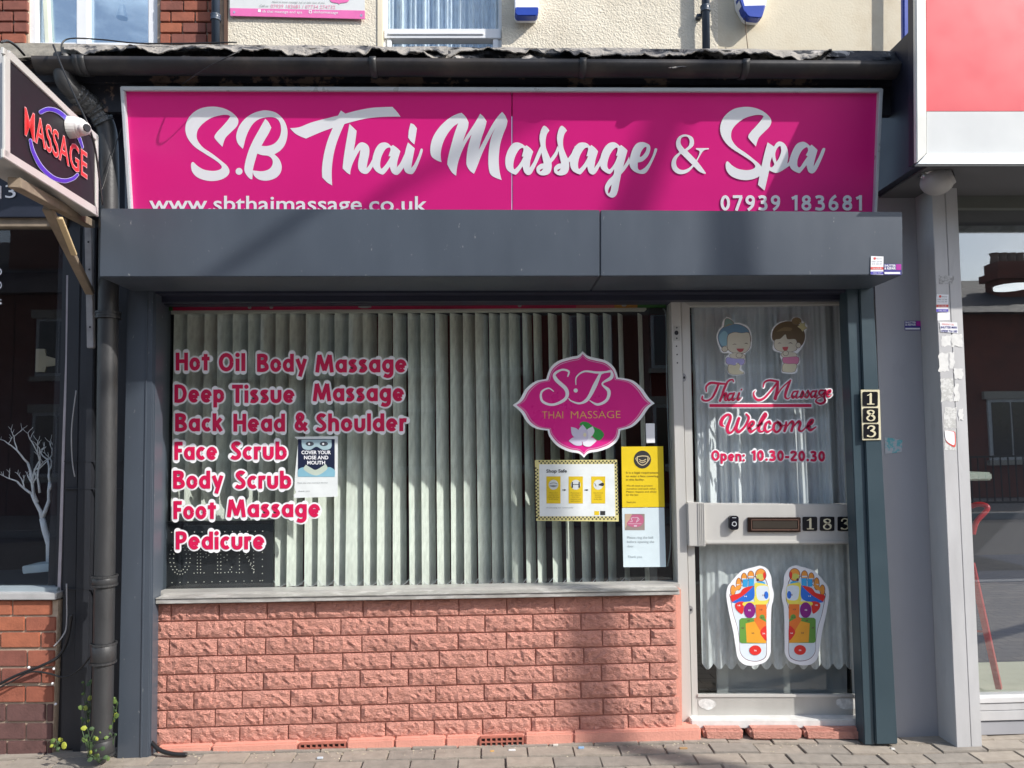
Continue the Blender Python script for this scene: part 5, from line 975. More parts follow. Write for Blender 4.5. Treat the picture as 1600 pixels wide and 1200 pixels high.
quad = [(39, 168), (136, 240), (136, 279), (39, 210)]
tquad('lettering_edge', MPn, 'MASSAGE', quad, .0056, mat('pale_pink_edge', (.70, .40, .42), .4), ps, .022, 0); tquad('lettering', MPn, 'MASSAGE', quad, .0064, mat('bright_red_letter', (.80, .04, .035), .35), ps, .003, 0)
violet = mat('violet_blue_print', (.06, .03, .42), .4)
for st in ([(64, 175, 6), (76, 170.5, 6), (92, 175, 6), (108, 190, 6), (122, 212, 5), (129, 230, 3)], [(47.5, 219, 4), (52, 237, 5), (64, 260, 6), (82, 277, 6), (100, 282.5, 6), (114, 279, 5), (121, 273, 4)]):
    strokes('arc_edge', MPn, [st], .0040, mat('pale_edge_print', (.5, .5, .75), .4), ps, extra=.6); strokes('arc', MPn, [st], .0048, violet, ps, extra=-.1)
timber = mat('weathered_timber', (.24, .19, .14), .8, var=.3, vs_=12, bump=.001, bs=60); timber_l = mat('sunlit_timber', (.62, .48, .28), .7, var=.1, vs_=10)  # paler copy puts sunlight on the brace face into the timber colour
def beam(name, a, b, w_, h_, m, par, side=None):
    a = Vector(a); b = Vector(b); t = (b-a).normalized(); s_ = (side or Vector((0, 0, 1))); u = t.cross(s_).normalized(); v = t.cross(u).normalized()
    A4 = [a+u*sx*w_/2+v*sy*h_/2 for sx, sy in ((-1, -1), (1, -1), (1, 1), (-1, 1))]; B4 = [p+(b-a) for p in A4]
    return MB().add(A4+B4, [(3, 2, 1, 0), (4, 5, 6, 7), (0, 1, 5, 4), (1, 2, 6, 5), (2, 3, 7, 6), (3, 0, 4, 7)]).build(name, m, par, .002)
beam('bearer', P(22, 285, -1.02), P(141, 350, -.16), .04, .035, timber, ps)
beam('brace', P(74, 325, -.62), P(141, 458, -.15), .022, .036, timber, ps, Vector((1, 0, 0)))
beam('brace_face', P(93, 340, -.60), P(116, 398, -.40), .012, .022, timber_l, ps, Vector((1, 0, 0)))
qb('wall_batten', YP(-.13), [(131.5, 350), (142.5, 350), (146, 543.5), (135.5, 543.5)], 0, .02, mat('grey_timber', (.34, .33, .33), .8, var=.25, vs_=15), ps, .002)
for x, y in ((138, 378), (139.5, 421), (140.5, 511)): shape('bolt', YP(-.13), [ell(x, y, 1.6, 1.8, 10)], .003, black, ps, False)
# dome cameras
dm = mat('camera_white_shell', (.66, .65, .64), .3)
t = thing('dome_camera', 'white dome security camera fixed to the MASSAGE sign', 'security camera', P(118, 215, -.6))
c = MPn.S(112, 199, .012); n_ = MPn.n
MB().tube([c-n_*.01, c+n_*.02], [.043, .040], 24).build('base_ring', dm, t, smooth=False); MB().ball(c+n_*.026+Vector((0, -.004, 0)), .036, n=20).build('shell', dm, t, smooth=True)
c2 = c+n_*.048+Vector((0, -.012, -.008)); MB().ball(c2, .028, n=16).build('eyeball', dm, t, smooth=True); d_ = Vector((.85, -.5, -.15)).normalized()
MB().tube([c2+d_*.018, c2+d_*.0275], [.017, .014], 16).build('lens', black, t)
t = thing('dome_camera', 'grey dome security camera wrapped in foil under the red sign', 'security camera', P(1465, 306, -.42))
c = P(1464, 284, -.36); MB().ball(c, .066, 1.05, 1, .9, 20).build('shell', mat('grey_camera_shell', (.36, .35, .345), .4), t, smooth=True)
d_ = Vector((.72, -.55, .25)).normalized(); mb = MB(); mb.tube([c+d_*.040, c+d_*.066], [.045, .035], 20); mb.build('eyeball', MATS['grey_camera_shell'], t, smooth=True)
MB().tube([c+d_*.064, c+d_*.070], [.022, .018], 16).build('lens', black, t)
mb = MB(); base = P(1461, 262, -.36); vs = []; R_ = 7; S_ = 26
for j in range(R_+1):
    for i in range(S_):
        an = 2*math.pi*i/S_; r_ = lerp(.068, .034, j/R_)*(1+random.uniform(-.1, .1)); vs.append(base+Vector((r_*math.cos(an)-.004*j, r_*math.sin(an)*.8, .01-j*.0095+random.uniform(-.003, .003))))
mb.add(vs, [(j*S_+i, j*S_+(i+1) % S_, (j+1)*S_+(i+1) % S_, (j+1)*S_+i) for j in range(R_) for i in range(S_)]).build('foil_wrap', mat('bright_foil', (.55, .53, .50), .3, metal=.9, bump=.003, bs=60), t)
# ================================================================ NEIGHBOUR SHOP (dark window, brick base)
lw = thing('neighbour_window', 'dark shop window with pale jamb beside the black downpipe', 'window', P(45, 935, .0))
qb('pane', YP(.0), [(-900, 350), (103, 350), (91, 922), (-900, 920)], 0, .006, GLASS_L, lw, 0)
qb('jamb', YP(-.02), [(104, 430), (107, 430), (101.5, 600), (98, 700), (94.5, 935), (89, 937), (91.5, 740), (98, 600)], 0, .03, mat('pale_pink_jamb', (.42, .38, .40), .6, var=.2, vs_=12), lw, 0) if False else prism('jamb', YP(-.02), [(103.5, 430), (107, 430), (105.5, 560), (101.5, 690), (96.5, 860), (94, 936), (89, 937), (92, 850), (97, 690), (102, 560)], 0, .03, mat('pale_pink_jamb', (.42, .38, .40), .6, var=.2, vs_=12), lw)
qb('transom', YP(-.03), [(-900, 340), (104, 340), (104, 354), (-900, 354)], 0, .05, timber, lw)
qb('sill', YP(-.08), [(-900, 927), (89, 927), (87, 937.5), (-900, 940)], 0, .10, mat('silver_sill', (.46, .46, .46), .45, metal=.2, var=.15, vs_=14), lw, .003)
qb('sill', YP(-.04), [(-900, 918), (90, 918), (89, 926), (-900, 926)], 0, .06, mat('blue_grey_bead', (.28, .33, .36), .5), lw, .003)
lf = thing('neighbour_fascia', 'navy fascia board with raised white door number digits', 'fascia', P(50, 335, -.06))
qb('board', YP(-.05), [(-900, 150), (160, 150), (156, 339), (-900, 339)], 0, .04, mat('navy_fascia', (.016, .02, .035), .5, var=.2), lf)
text('digit', YP(-.05), '3', (8, 309), (24.5, 309), 20, .006, signwhite, lf, bold=.0); qb('digit', YP(-.05), rect(-4, 290, 1, 310), .006, .008, signwhite, lf, .001)
t = thing('vinyl_lettering', 'cut off edge of white letters on the dark neighbouring window', 'lettering', P(2, 470, -.003))
for s, y in (('D', 431), ('O', 452), ('s', 476)): text('word', YP(-.001), s, (-9, y), (3, y), 13, .001, signwhite, t)
lb_ = thing('neighbour_base_wall', 'red and blue brick base below the dark neighbouring window', 'wall', P(40, 1180, -.05))
LB = YP(-.06); qb('mortar_bed', YP(-.052), [(-900, 938), (91, 938), (82, 1186), (-900, 1190)], 0, .15, mortar, lb_, 0)
ltops = [(938.6, 961.3), (964.5, 986), (989, 1012), (1017, 1041.5), (1045, 1067.5), (1073, 1097.5), (1101, 1127.5), (1131, 1155.5), (1158.5, 1184)]
for r, (ya, yb) in enumerate(ltops):
    x = [20, 40, 1, 43, 2, 40, 73, 41, 74][r]-126-63*6; e = 87.5-r*.9
    cols = [redb[2], redb[0]] if r < 3 else ([redb[1], redb[0]] if r < 6 else [redb[3], redb[3], redb[1]])
    while x < e-4:
        a_, b_ = x, min(x+60.5, e)
        if b_-a_ > 6: qb('brick', LB, [(a_, ya+.2), (b_, ya-.3), (b_, yb-.3), (a_, yb+.2)], random.uniform(-.001, .002), .02, random.choice(cols), lb_, .003)
        x += 63
bp_ = thing('painted_pilaster', 'black painted boards in the recess behind the cast iron downpipe', 'pilaster', P(140, 1180, -.02))
qb('board', YP(-.015), [(100, 330), (207, 330), (192, 1190), (80, 1190)], 0, .05, blackp, bp_, 0)
qb('board', YP(-.04), [(107, 354), (127, 354), (116, 1172), (94, 1172)], 0, .03, blackp, bp_, .004); qb('board', YP(-.05), [(128.5, 354), (150, 354), (136, 1178), (113, 1178)], 0, .03, blackp, bp_, .004)
for y in (720, 763, 920): qb('joint_batten', YP(-.052), rect(100, y, 190, y+1.6), 0, .01, blackp, bp_, 0)
qb('board', YP(-.1), [(100, 140), (195, 140), (195, 332), (100, 332)], 0, .05, navy, bp_, 0)
ri = thing('neighbour_room', 'unlit room behind the dark neighbouring window', 'room', (-2.6, 1, 0), kind='structure')
MB().box(-7, -1.98, 1.4, 1.5, .2, 2.7).build('back_wall', mat('dark_brick_room', (.030, .022, .024), .9, var=.4, vs_=8), ri); MB().box(-7, -1.98, .02, 1.4, .60, .70).build('display_shelf', mat('grey_shelf', (.10, .11, .12), .7), ri); MB().box(-2.02, -1.98, .02, 1.4, .2, 2.7).build('side_wall', dk, ri)
MB().box(-7, -1.98, .02, 1.4, 2.6, 2.7).build('ceiling', dk, ri)
t = thing('key_cutout', 'flat tan key shaped cutout hanging inside the dark window', 'sign', P(68, 580, .15))
prism('cutout', YP(.15), [(56, 545), (70, 545), (72, 556), (92, 562), (94, 570), (72, 573), (70, 581), (55, 581)], 0, .01, mat('tan_card', (.30, .26, .17), .6), t)
tw = thing('twig_tree', 'white painted bare twig tree standing in the dark neighbouring window', 'ornament', P(75, 893, .18))
wt = mat('white_painted_twig', (.82, .84, .84), .6, var=.15, vs_=20)
mb = MB()
def twig(a, d, ln, r, depth):
    p = [a]; dd = d.normalized()
    for k in range(4):
        dd = (dd+Vector((random.uniform(-.3, .3), random.uniform(-.15, .15), random.uniform(-.08, .2)))).normalized(); p.append(p[-1]+dd*ln/4)
    mb.tube(p, [lerp(r, r*.62, k/4) for k in range(5)], 6)
    if depth > 0:
        for k in range(2 if depth > 1 else 3):
            s_ = random.choice((-1, 1)) if k > 1 else (-1, 1)[k]
            twig(p[random.choice((2, 3, 4)) if k else 4], (dd+Vector((s_*random.uniform(.45, .85), random.uniform(-.3, .3), random.uniform(-.1, .3)))), ln*random.uniform(.5, .72), r*.6, depth-1)
random.seed(12)
rt = P(78, 885, .18); f1 = P(66, 810, .18); mb.tube([rt, P(77, 850, .18), P(70, 828, .18), f1], [.017, .015, .014, .013], 8)
twig(f1, P(55, 770, .18)-f1, .13, .010, 4); twig(f1, P(85, 745, .2)-f1, .18, .010, 4); twig(P(58, 785, .18), P(45, 700, .18)-P(58, 785, .18), .20, .008, 4); twig(P(79, 838, .18), P(95, 800, .18)-P(79, 838, .18), .15, .0055, 3)
twig(P(62, 770, .18), P(70, 690, .18)-P(62, 770, .18), .15, .0055, 3)
mb.build('branches', wt, tw, smooth=True)
qb('plinth', YP(.10), [(34, 885), (92, 879), (90, 892), (35, 897)], 0, .14, mat('pale_blue_plinth', (.42, .52, .56), .6), tw, .003)
random.seed(21)
# cables and weeds
cbm = mat('black_cable', (.014, .014, .015), .4)
for lab, pts, r_ in (('black cable arching over the felt edge toward the casement window', [(97, 85, -.40), (97, 68, -.38), (112, 60, -.36), (160, 62, -.34), (230, 68, -.33), (370, 66, -.32)], .0035),
                     ('taut cable crossing diagonally in front of the black swan neck', [(83, 70, -.44), (95, 100, -.46), (117, 150, -.48), (138, 196, -.5), (150, 240, -.45), (160, 320, -.4)], .004),
                     ('looped cable beside the corner of the box sign', [(2, 66, -1.0), (12, 64, -.8), (25, 72, -.6), (38, 86, -.5)], .005),
                     ('thin cable rising diagonally from the magenta sign to the felt edge', [(285, 131, -.33), (320, 108, -.42), (350, 92, -.45), (378, 78, -.42)], .0025),
                     ('thick twisted cable clipped across the neighbouring brick base', [(-10, 1074, -.10), (20, 1058, -.10), (45, 1048, -.10), (70, 1038, -.10), (92, 1025, -.09), (105, 1000, -.08), (112, 960, -.08)], .007),
                     ('second cable running beside the thick one on the brick base', [(-10, 1079, -.11), (22, 1063, -.11), (48, 1050, -.11), (75, 1052, -.1), (100, 1058, -.1), (122, 1048, -.1), (142, 1025, -.12)], .004),
                     ('pale cable hanging down the black boards', [(119, 610, -.075), (112, 670, -.075), (113, 720, -.075), (117, 745, -.075)], .0025),
                     ('short bright cable curving down onto the bricks', [(104, 912, -.08), (104, 975, -.08), (97, 995, -.09), (84, 1010, -.09)], .003),
                     ('grey cable dropping behind the projecting sign', [(140, 205, -.32), (148, 240, -.3), (156, 300, -.3), (176, 240, -.25), (190, 200, -.26)], .002),
                     ('hooped black cable at the foot of the pink wall', [(237, 1160, -.11), (250, 1172, -.13), (270, 1178, -.14), (292, 1179, -.14)], .009)):
    cable('cable', pts, r_, cbm if 'pale' not in lab and 'bright' not in lab else mat('grey_cable', (.35, .35, .36), .4), None, label=lab, cat='cable')
for x, y in ((45, 1043), (84, 1045), (82, 1068), (87, 1100)):
    t = MB().ball(P(x, y, -.085), .006, n=8).build('cable_clip', signwhite, None, smooth=True); setp(t, {45: 'small white cable clip where the thick cable is pinned', 84: 'white cable clip near the edge of the brick base', 82: 'white cable clip below the looping cable', 87: 'lowest white cable clip near the brick corner'}[x], 'clip')
leafm = [mat('weed_leaf', (.10, .16, .035), .6, var=.25, vs_=30), mat('yellowing_leaf', (.30, .33, .04), .6, var=.2, vs_=30), mat('dark_leaf', (.045, .085, .03), .6, var=.2, vs_=30)]
def weed(x, y, Y, n, h, lab, spread=14):
    t = thing('weed', lab, 'weed', P(x, y, Y), 'weeds at the foot of the downpipe'); mb = MB()
    for i in range(int(n*.8)):
        a = P(x+random.uniform(-3, 3), y, Y); ex = x+random.uniform(-spread, spread); ey = y-random.uniform(.25, 1)*h; b_ = P(ex, ey, Y-random.uniform(-.02, .04))
        mid_ = a.lerp(b_, .5)+Vector((random.uniform(-.01, .01), 0, .008)); mb.tube([a, mid_, b_], .0012, 4)
        L_ = random.uniform(.010, .028); an = random.uniform(0, 6.28); dv = Vector((math.cos(an), -.5*random.random(), .7*math.sin(an))).normalized(); sd = dv.cross(Vector((0, -1, .3))).normalized()*L_*.38
        nn = Vector((0, -1, 0))*.002
        MB().add([b_, b_+dv*L_*.35+sd, b_+dv*L_*.75+sd*.8, b_+dv*L_, b_+dv*L_*.75-sd*.8, b_+dv*L_*.35-sd, b_+dv*L_*.5+nn], [(0, 1, 6), (1, 2, 6), (2, 3, 6), (3, 4, 6), (4, 5, 6), (5, 0, 6)]).build('leaf', random.choice(leafm+[leafm[0], leafm[0], leafm[2]]), t)
    mb.build('stem', leafm[2], t)
weed(140, 1182, -.26, 16, 45, 'yellow green weed sprouting in front of the downpipe foot', 18); weed(172, 1180, -.2, 14, 60, 'dry pale weed between the downpipe and the shutter rail', 9); weed(138, 1120, -.13, 10, 60, 'tall drooping weed behind the downpipe', 10)
weed(90, 1175, -.12, 10, 22, 'small dry weed at the corner of the brick base', 14); weed(178, 1120, -.15, 10, 30, 'leafy weed climbing between pipe and rail', 6); weed(155, 1192, -.3, 12, 18, 'low weed spreading on the paving by the pipe', 22); weed(133, 1160, -.16, 10, 55, 'dark leaved weed hugging the black boards', 7)
t = MB().ball(P(100, 1165, -.25), .012, 1, .3, 1.3, 8).build('yellow_leaf', leafm[1], None, label='single round yellow leaf lying by the brick corner', cat='leaf')
# litter along the wall
mb = MB()
for i in range(900):
    x = random.uniform(-2.2, 2.3); y = -.11-abs(random.gauss(0, .05)); z = gz(x)*(1-abs(y)/3)+.003; s_ = random.uniform(.001, .0055)
    an = random.uniform(0, 6); c_, sn = math.cos(an)*s_, math.sin(an)*s_; k_ = random.uniform(.3, 1)
    mb.add([(x-c_, y-sn*k_, z), (x+sn, y-c_*k_, z+.001), (x+c_, y+sn*k_, z+s_*.6), (x-sn, y+c_*k_, z+.001)], [(0, 1, 2, 3)])
mb.build('litter', mat('pale_debris', (.45, .40, .30), .9, var=.5, vs_=9), None, label='crumbs of leaf and grit along the foot of the wall', kind='stuff', cat='debris')
for i, (x, y, l, c_, lab) in enumerate(((800, 1172, 11, (.66, .66, .66), 'white scrap of paper near the second air brick'), (868, 1164, 8, (.6, .58, .52), 'pale cigarette end close to the plinth crack'), (500, 1184, 9, (.5, .55, .6), 'bluish scrap lying below the first air brick'), (769, 1174, 6, (.6, .35, .1), 'tan cigarette end under the second air brick'), (1068, 1169, 12, (.4, .25, .12), 'brown dead leaf near the door step'), (908, 1168, 9, (.25, .4, .6), 'blue bottle top on the paving by the plinth'), (1395, 1170, 6, (.6, .6, .58), 'small white chip beside the shutter rail foot'))):
    g_ = P(x, y, -.18); zz = gz(g_.x)*(1-.18/3)+.008; d_ = ray(x, y); tt = (zz-CAM.z)/d_.z; c = CAM+d_*tt
    MB().box(c.x-l*.0014, c.x+l*.0014, c.y-.005, c.y+.006, c.z-.004, c.z+.003).build('litter_scrap', mat('scrap_%d' % i, c_, .7), None, .001, label=lab, cat='litter')
# ================================================================ GREY PILASTER, RED SIGN, RIGHT SHOP
gw = thing('grey_wall', 'smooth grey painted wall strip between the shutter rail and the pilaster', 'wall', P(1430, 1160, -.03))
GW = YP(-.03)
qb('panel', GW, [(1355, 140), (1462, 140), (1500, 1164), (1395, 1168)], 0, .1, greyw, gw, 0)
pi = thing('aluminium_pilaster', 'pale grey metal pilaster with torn sticker remains beside the red sign shop', 'pilaster', P(1505, 1175, -.17))
PF = YP(-.17)
qb('front', PF, [(1455, 285), (1475.5, 285), (1518, 1174), (1495.5, 1178)], 0, .14, greyp, pi, .002)
qb('front', PF, [(1476, 285), (1495, 285), (1535, 1170), (1518.3, 1174)], -.001, .14, greyp, pi, .002)
shape('screw', GW, [ell(1469, 674, 2, 2.4, 10)], .002, black, pi, False)
def sticker(lab, quad, m, pl, off=.0025, grp=None):
    t = thing('sticker', lab, 'sticker', pl.S(quad[2][0], quad[2][1], off), grp); shape('label_sheet', pl, [quad], off, m, t, False); return t
navys = mat('navy_sticker', (.05, .04, .26), .4); reds = mat('red_sticker_band', (.72, .10, .08), .4); pur = mat('purple_sticker_patch', (.42, .02, .32), .4); blus = mat('blue_sticker_band', (.10, .08, .45), .4)
def st_white(lab, x, y, w_, h_, pl, sl=0):
    t = sticker(lab, [(x, y), (x+w_, y+.8), (x+w_-.3, y+h_), (x-.8, y+h_-.5)], whitep, pl)
    shape('band', pl, [rect(x-.4, y+h_*.58, x+w_-.2, y+h_*.72)], .003, reds, t, False); shape('band', pl, [rect(x-.6, y+h_*.82, x+w_-.3, y+h_-.8)], .003, blus, t, False)
    shape('logo', pl, [ell(x+w_*.3, y+h_*.13, 2, 2)], .003, reds, t, False)
    for k_, (s, yy) in enumerate((('Electrics', .17), ('07951 337 446', .33), ('0121 643 207', .45))): text('word', pl, s, (x+(w_*.45 if k_ == 0 else 1.5), y+h_*yy), (x+w_-2, y+h_*yy), 1.9, .0032, greyink, t)
    text('word', pl, '24 HOUR', (x+2.5, y+h_*.695), (x+w_-3, y+h_*.695), 2.2, .0036, whitep, t); text('word', pl, 'CALL OUT', (x+3, y+h_*.93), (x+w_-3, y+h_*.93), 2, .0036, whitep, t); return t
def st_navy(lab, x, y, w_, h_, pl):
    t = sticker(lab, [(x, y), (x+w_, y), (x+w_, y+h_), (x, y+h_)], navys, pl)
    shape('patch', pl, [rect(x+w_*.7, y+.4, x+w_-.4, y+h_*.55)], .003, pur, t, False)
    text('word', pl, 'SHUTTER', (x+1, y+h_*.24), (x+w_*.68, y+h_*.24), h_*.18, .0036, whitep, t, bold=.03); text('word', pl, '& REPAIR', (x+1, y+h_*.50), (x+w_*.68, y+h_*.50), h_*.2, .0036, whitep, t, bold=.03)
    shape('strip', pl, [rect(x+1, y+h_*.74, x+w_-2, y+h_*.92)], .0036, whitep, t, False); return t
st_white('white red and blue sticker on the shutter housing corner', 1361, 400, 19.5, 29.5, BX); st_navy('navy SHUTTER sticker touching the white one on the housing corner', 1381, 412.5, 27.5, 17, BX)
st_navy('navy SHUTTER sticker alone on the grey wall strip', 1413.5, 501.5, 26, 14.5, GW)
st_white('white red and blue sticker with torn tail on the pilaster', 1463.5, 459.5, 18.5, 28.5, PF)
PFS = [('grey faded sticker, the topmost on the pilaster', [(1467, 430), (1490.5, 431), (1491, 443.5), (1467, 444)], mat('faded_sticker', (.30, .30, .30), .6, col2=(.5, .5, .5), c2=(.45, .55), s2=90)),
       ('blank white paper below the red and blue sticker on the pilaster', [(1465, 489), (1484, 488), (1484, 500), (1465, 501)], whitep)]
for lab, q_, m in PFS: sticker(lab, q_, m, PF, .0008)
t = sticker('white SHUTTER MAN sticker with a phone number on the pilaster', [(1468, 503), (1495.5, 504), (1497, 520.5), (1470, 519)], whitep, PF, .0022)
text('word', PF, 'EMERGENCY CALL', (1472, 507.8), (1491, 508.3), 2.4, .003, reds, t); text('word', PF, 'SHUTTER MAN', (1470, 513), (1495, 513.3), 3.3, .003, navys, t, bold=.02); text('word', PF, '07828 716 100', (1471, 518.7), (1495.5, 519.5), 3.4, .003, navys, t, bold=.02)
tornm = mat('torn_paper', (.72, .72, .70), .8, var=.12, vs_=60); tornd = mat('torn_paper_residue', (.50, .50, .48), .8, col2=(.68, .68, .66), c2=(.45, .55), s2=80)
random.seed(5)
for i, (x0, y0, x1, y1, m, lab) in enumerate(((1471, 524, 1486, 541, tornm, 'topmost torn white remnant on the pilaster'), (1487, 522, 1503, 541, tornm, 'torn remnant beside the topmost one'), (1467, 551, 1482, 580, tornm, 'tall torn paper remnant with a bite out of it'), (1484, 550, 1491, 575, tornm, 'thin ragged strip of paper on the pilaster'), (1491, 575, 1504, 592, tornm, 'jagged white remnant by the pilaster edge'), (1470, 592, 1490, 627, tornd, 'large scraped patch of paper on the pilaster'), (1491, 600, 1498, 627, tornm, 'narrow upright scrap of torn paper'), (1475, 637, 1494, 669, tornd, 'speckled residue patch on the pilaster'), (1498, 639, 1505, 656, tornm, 'small pointed scrap of paper'))):
    pts = []
    for (a0, b0, a1, b1) in ((x0, y0, x1, y0), (x1, y0, x1, y1), (x1, y1, x0, y1), (x0, y1, x0, y0)):
        for k in range(5): f_ = k/5; pts.append((lerp(a0, a1, f_)+random.uniform(-1.6, 1.6), lerp(b0, b1, f_)+random.uniform(-1.6, 1.6)))
    sticker(lab, pts, m, PF, .0006, 'torn paper remnants on the pilaster')
t = sticker('white torn sticker with a red curved edge, lowest on the pilaster', [(1475, 671), (1494, 672), (1494, 704), (1476, 703)], tornd, PF, .0006)
shape('tag', PF, [[(1476, 673, 1), (1490, 674), (1493, 678), (1493, 697), (1487, 697), (1478, 689)]], .0016, reds, t); shape('tag', PF, [[(1476, 673, 1), (1489, 674.5), (1491.5, 679), (1491.5, 694), (1486, 694), (1478, 687)]], .0022, whitep, t)
t = sticker('scratched teal and white sticker on the sunlit wall strip', [(1382, 683), (1396, 685), (1410, 688), (1409, 706), (1396, 708), (1383, 709)], mat('scratched_teal_sticker', (.12, .42, .46), .6, col2=(.45, .47, .50), c2=(.45, .55), s2=50), GW)
# red sign
rs = thing('red_sign', 'large red lightbox sign with pale grey lower band on the next shop', 'sign', P(1560, 256, -.5))
RS = YP(-.52)
qb('case', RS, [(1432, -90), (1900, -90), (1900, 250), (1434, 252)], -.01, .07, navy, rs, 0)
rx_ = P(1431, 200, -.44).x; MB().box(rx_, rx_+.04, -.44, -.02, P(1431, 258, -.44).z, P(1405, 108, -.1).z).build('return_board', navy, rs)
MB().box(rx_+.04, rx_+3, -.44, -.02, P(1431, 258, -.44).z-.01, P(1431, 250, -.44).z).build('soffit_board', greyd, rs)
qb('red_face', RS, rect(1447.5, -88, 1900, 173.5), .0, .008, redsign, rs, 0)
qb('grey_face', RS, rect(1448, 174.3, 1900, 241), .0, .008, signgrey, rs, 0)
qb('side_trim', RS, [(1430.5, -90), (1447, -90), (1448.3, 240), (1432.5, 254)], .012, .025, mat('cream_trim', (.66, .66, .62), .35, metal=.1, var=.06), rs, .004)
mb = MB(); a_ = [RS.S(1449, 240, .012), RS.S(1900, 240, .012), RS.S(1900, 256, .03), RS.S(1434, 256, .03)]; b_ = [p+Vector((0, .03, 0)) for p in a_]
mb.add(a_+b_, [(3, 2, 1, 0), (4, 5, 6, 7), (0, 1, 5, 4), (1, 2, 6, 5), (2, 3, 7, 6), (3, 0, 4, 7)]).build('bottom_trim', chrome, rs, .002)
qb('under_rail', YP(-.2), [(1425, 262), (1900, 262), (1900, 275), (1425, 275)], 0, .1, greyd, rs, .003); qb('under_rail', YP(-.12), [(1490, 276), (1900, 276), (1900, 288), (1490, 288)], 0, .06, mat('mid_grey_rail', (.16, .16, .165), .5), rs, .003)
# right hand shop
rwn = thing('cafe_window', 'tall clear shop window next to the grey pilaster', 'window', P(1570, 1145, -.02))
qb('fascia_panel', YP(-.055), [(1492, 291), (1900, 291), (1900, 325), (1494, 325)], 0, .04, mat('olive_grey_panel', (.13, .14, .125), .45, var=.1), rwn, .002)
qb('pane', YP(-.03), [(1490, 322), (1900, 322), (1900, 1093), (1520, 1093)], 0, .008, GLASS_R, rwn, 0)
for (ya, yb, o, m) in ((1089, 1097.5, .03, mat('pale_sill_rail', (.62, .62, .62), .35)), (1098, 1109, .025, greyp), (1110, 1125, .028, greyp), (1126, 1147, .02, greyw)):
    qb('base_rail', YP(-.04), [(1526, ya+2), (1900, ya-8), (1900, yb-8), (1528, yb+2)], o, .08, m, rwn, .002)
rc = thing('cafe_room', 'dark cafe interior with pale floor behind the tall window', 'room', (3, 1, 0), kind='structure')
cfl = mat('pale_lino', (.42, .44, .36), .5, var=.1); MB().box(2.02, 6, .05, 2.2, -.1, .10).build('floor', cfl, rc); MB().box(2.02, 6, 2.2, 2.3, .1, 2.9).build('back_wall', mat('charcoal_wall', (.04, .04, .05), .9), rc)
MB().box(1.96, 2.02, .05, 2.2, -.1, 2.9).build('side_wall', dk, rc); MB().box(2.02, 6, .05, 2.2, 2.6, 2.7).build('ceiling', dk, rc)
MB().box(2.02, 6, 1.0, 2.19, .102, .55).build('counter_front', mat('navy_counter', (.012, .02, .05), .6), rc)
t = thing('wall_table', 'pale mint table top edge inside the tall window', 'table', P(1530, 752, .3)); qb('table_top', YP(.3), [(1475, 738), (1550.5, 738), (1551.5, 750.5), (1475, 752.5)], 0, .4, mat('mint_laminate', (.60, .66, .58), .4), t, .008)
qb('leg', YP(.5), [(1478, 752), (1484, 752), (1490, 1050), (1484, 1050)], 0, .04, black, t)
rst = thing('red_stool', 'red metal stool leaning legs seen through the tall window', 'stool', P(1560, 1075, .2)); rm_ = mat('red_enamel_tube', (.62, .02, .025), .3)
MB().tube(catm([P(1520, 835, .25), P(1526, 815, .25), P(1542, 797, .25), P(1540, 790, .26), P(1528, 788, .28), P(1518, 791, .3)], 6), .013, 8).build('backrest', rm_, rst, smooth=True)
def leg(a_, b_, w0, w1):
    q_ = [P(*a_), P(*b_)]; MB().tube(q_, [w0, w1], 4).build('leg', rm_, rst)
leg((1518, 880, .2), (1561, 1076, .2), .019, .018); leg((1500, 880, .45), (1516, 1040, .45), .014, .011)
MB().tube([P(1510, 985, .22), P(1541, 987, .22)], .006, 6).build('foot_rail', rm_, rst, smooth=True); qb('seat', YP(.15), [(1470, 872), (1518, 874), (1518, 882), (1470, 882)], 0, .3, rm_, rst, .004)
lamp_ = thing('ceiling_light', 'flat oval ceiling light glowing inside the tall window', 'light', P(1580, 450, 1.2)); c = P(1580, 449, 1.2)
MB().tube([c-Vector((0, 0, .01)), c+Vector((0, 0, .01))], [.10, .10], 24).build('diffuser', mat('lit_diffuser', (.9, .95, 1), .5, emit=.9), lamp_)
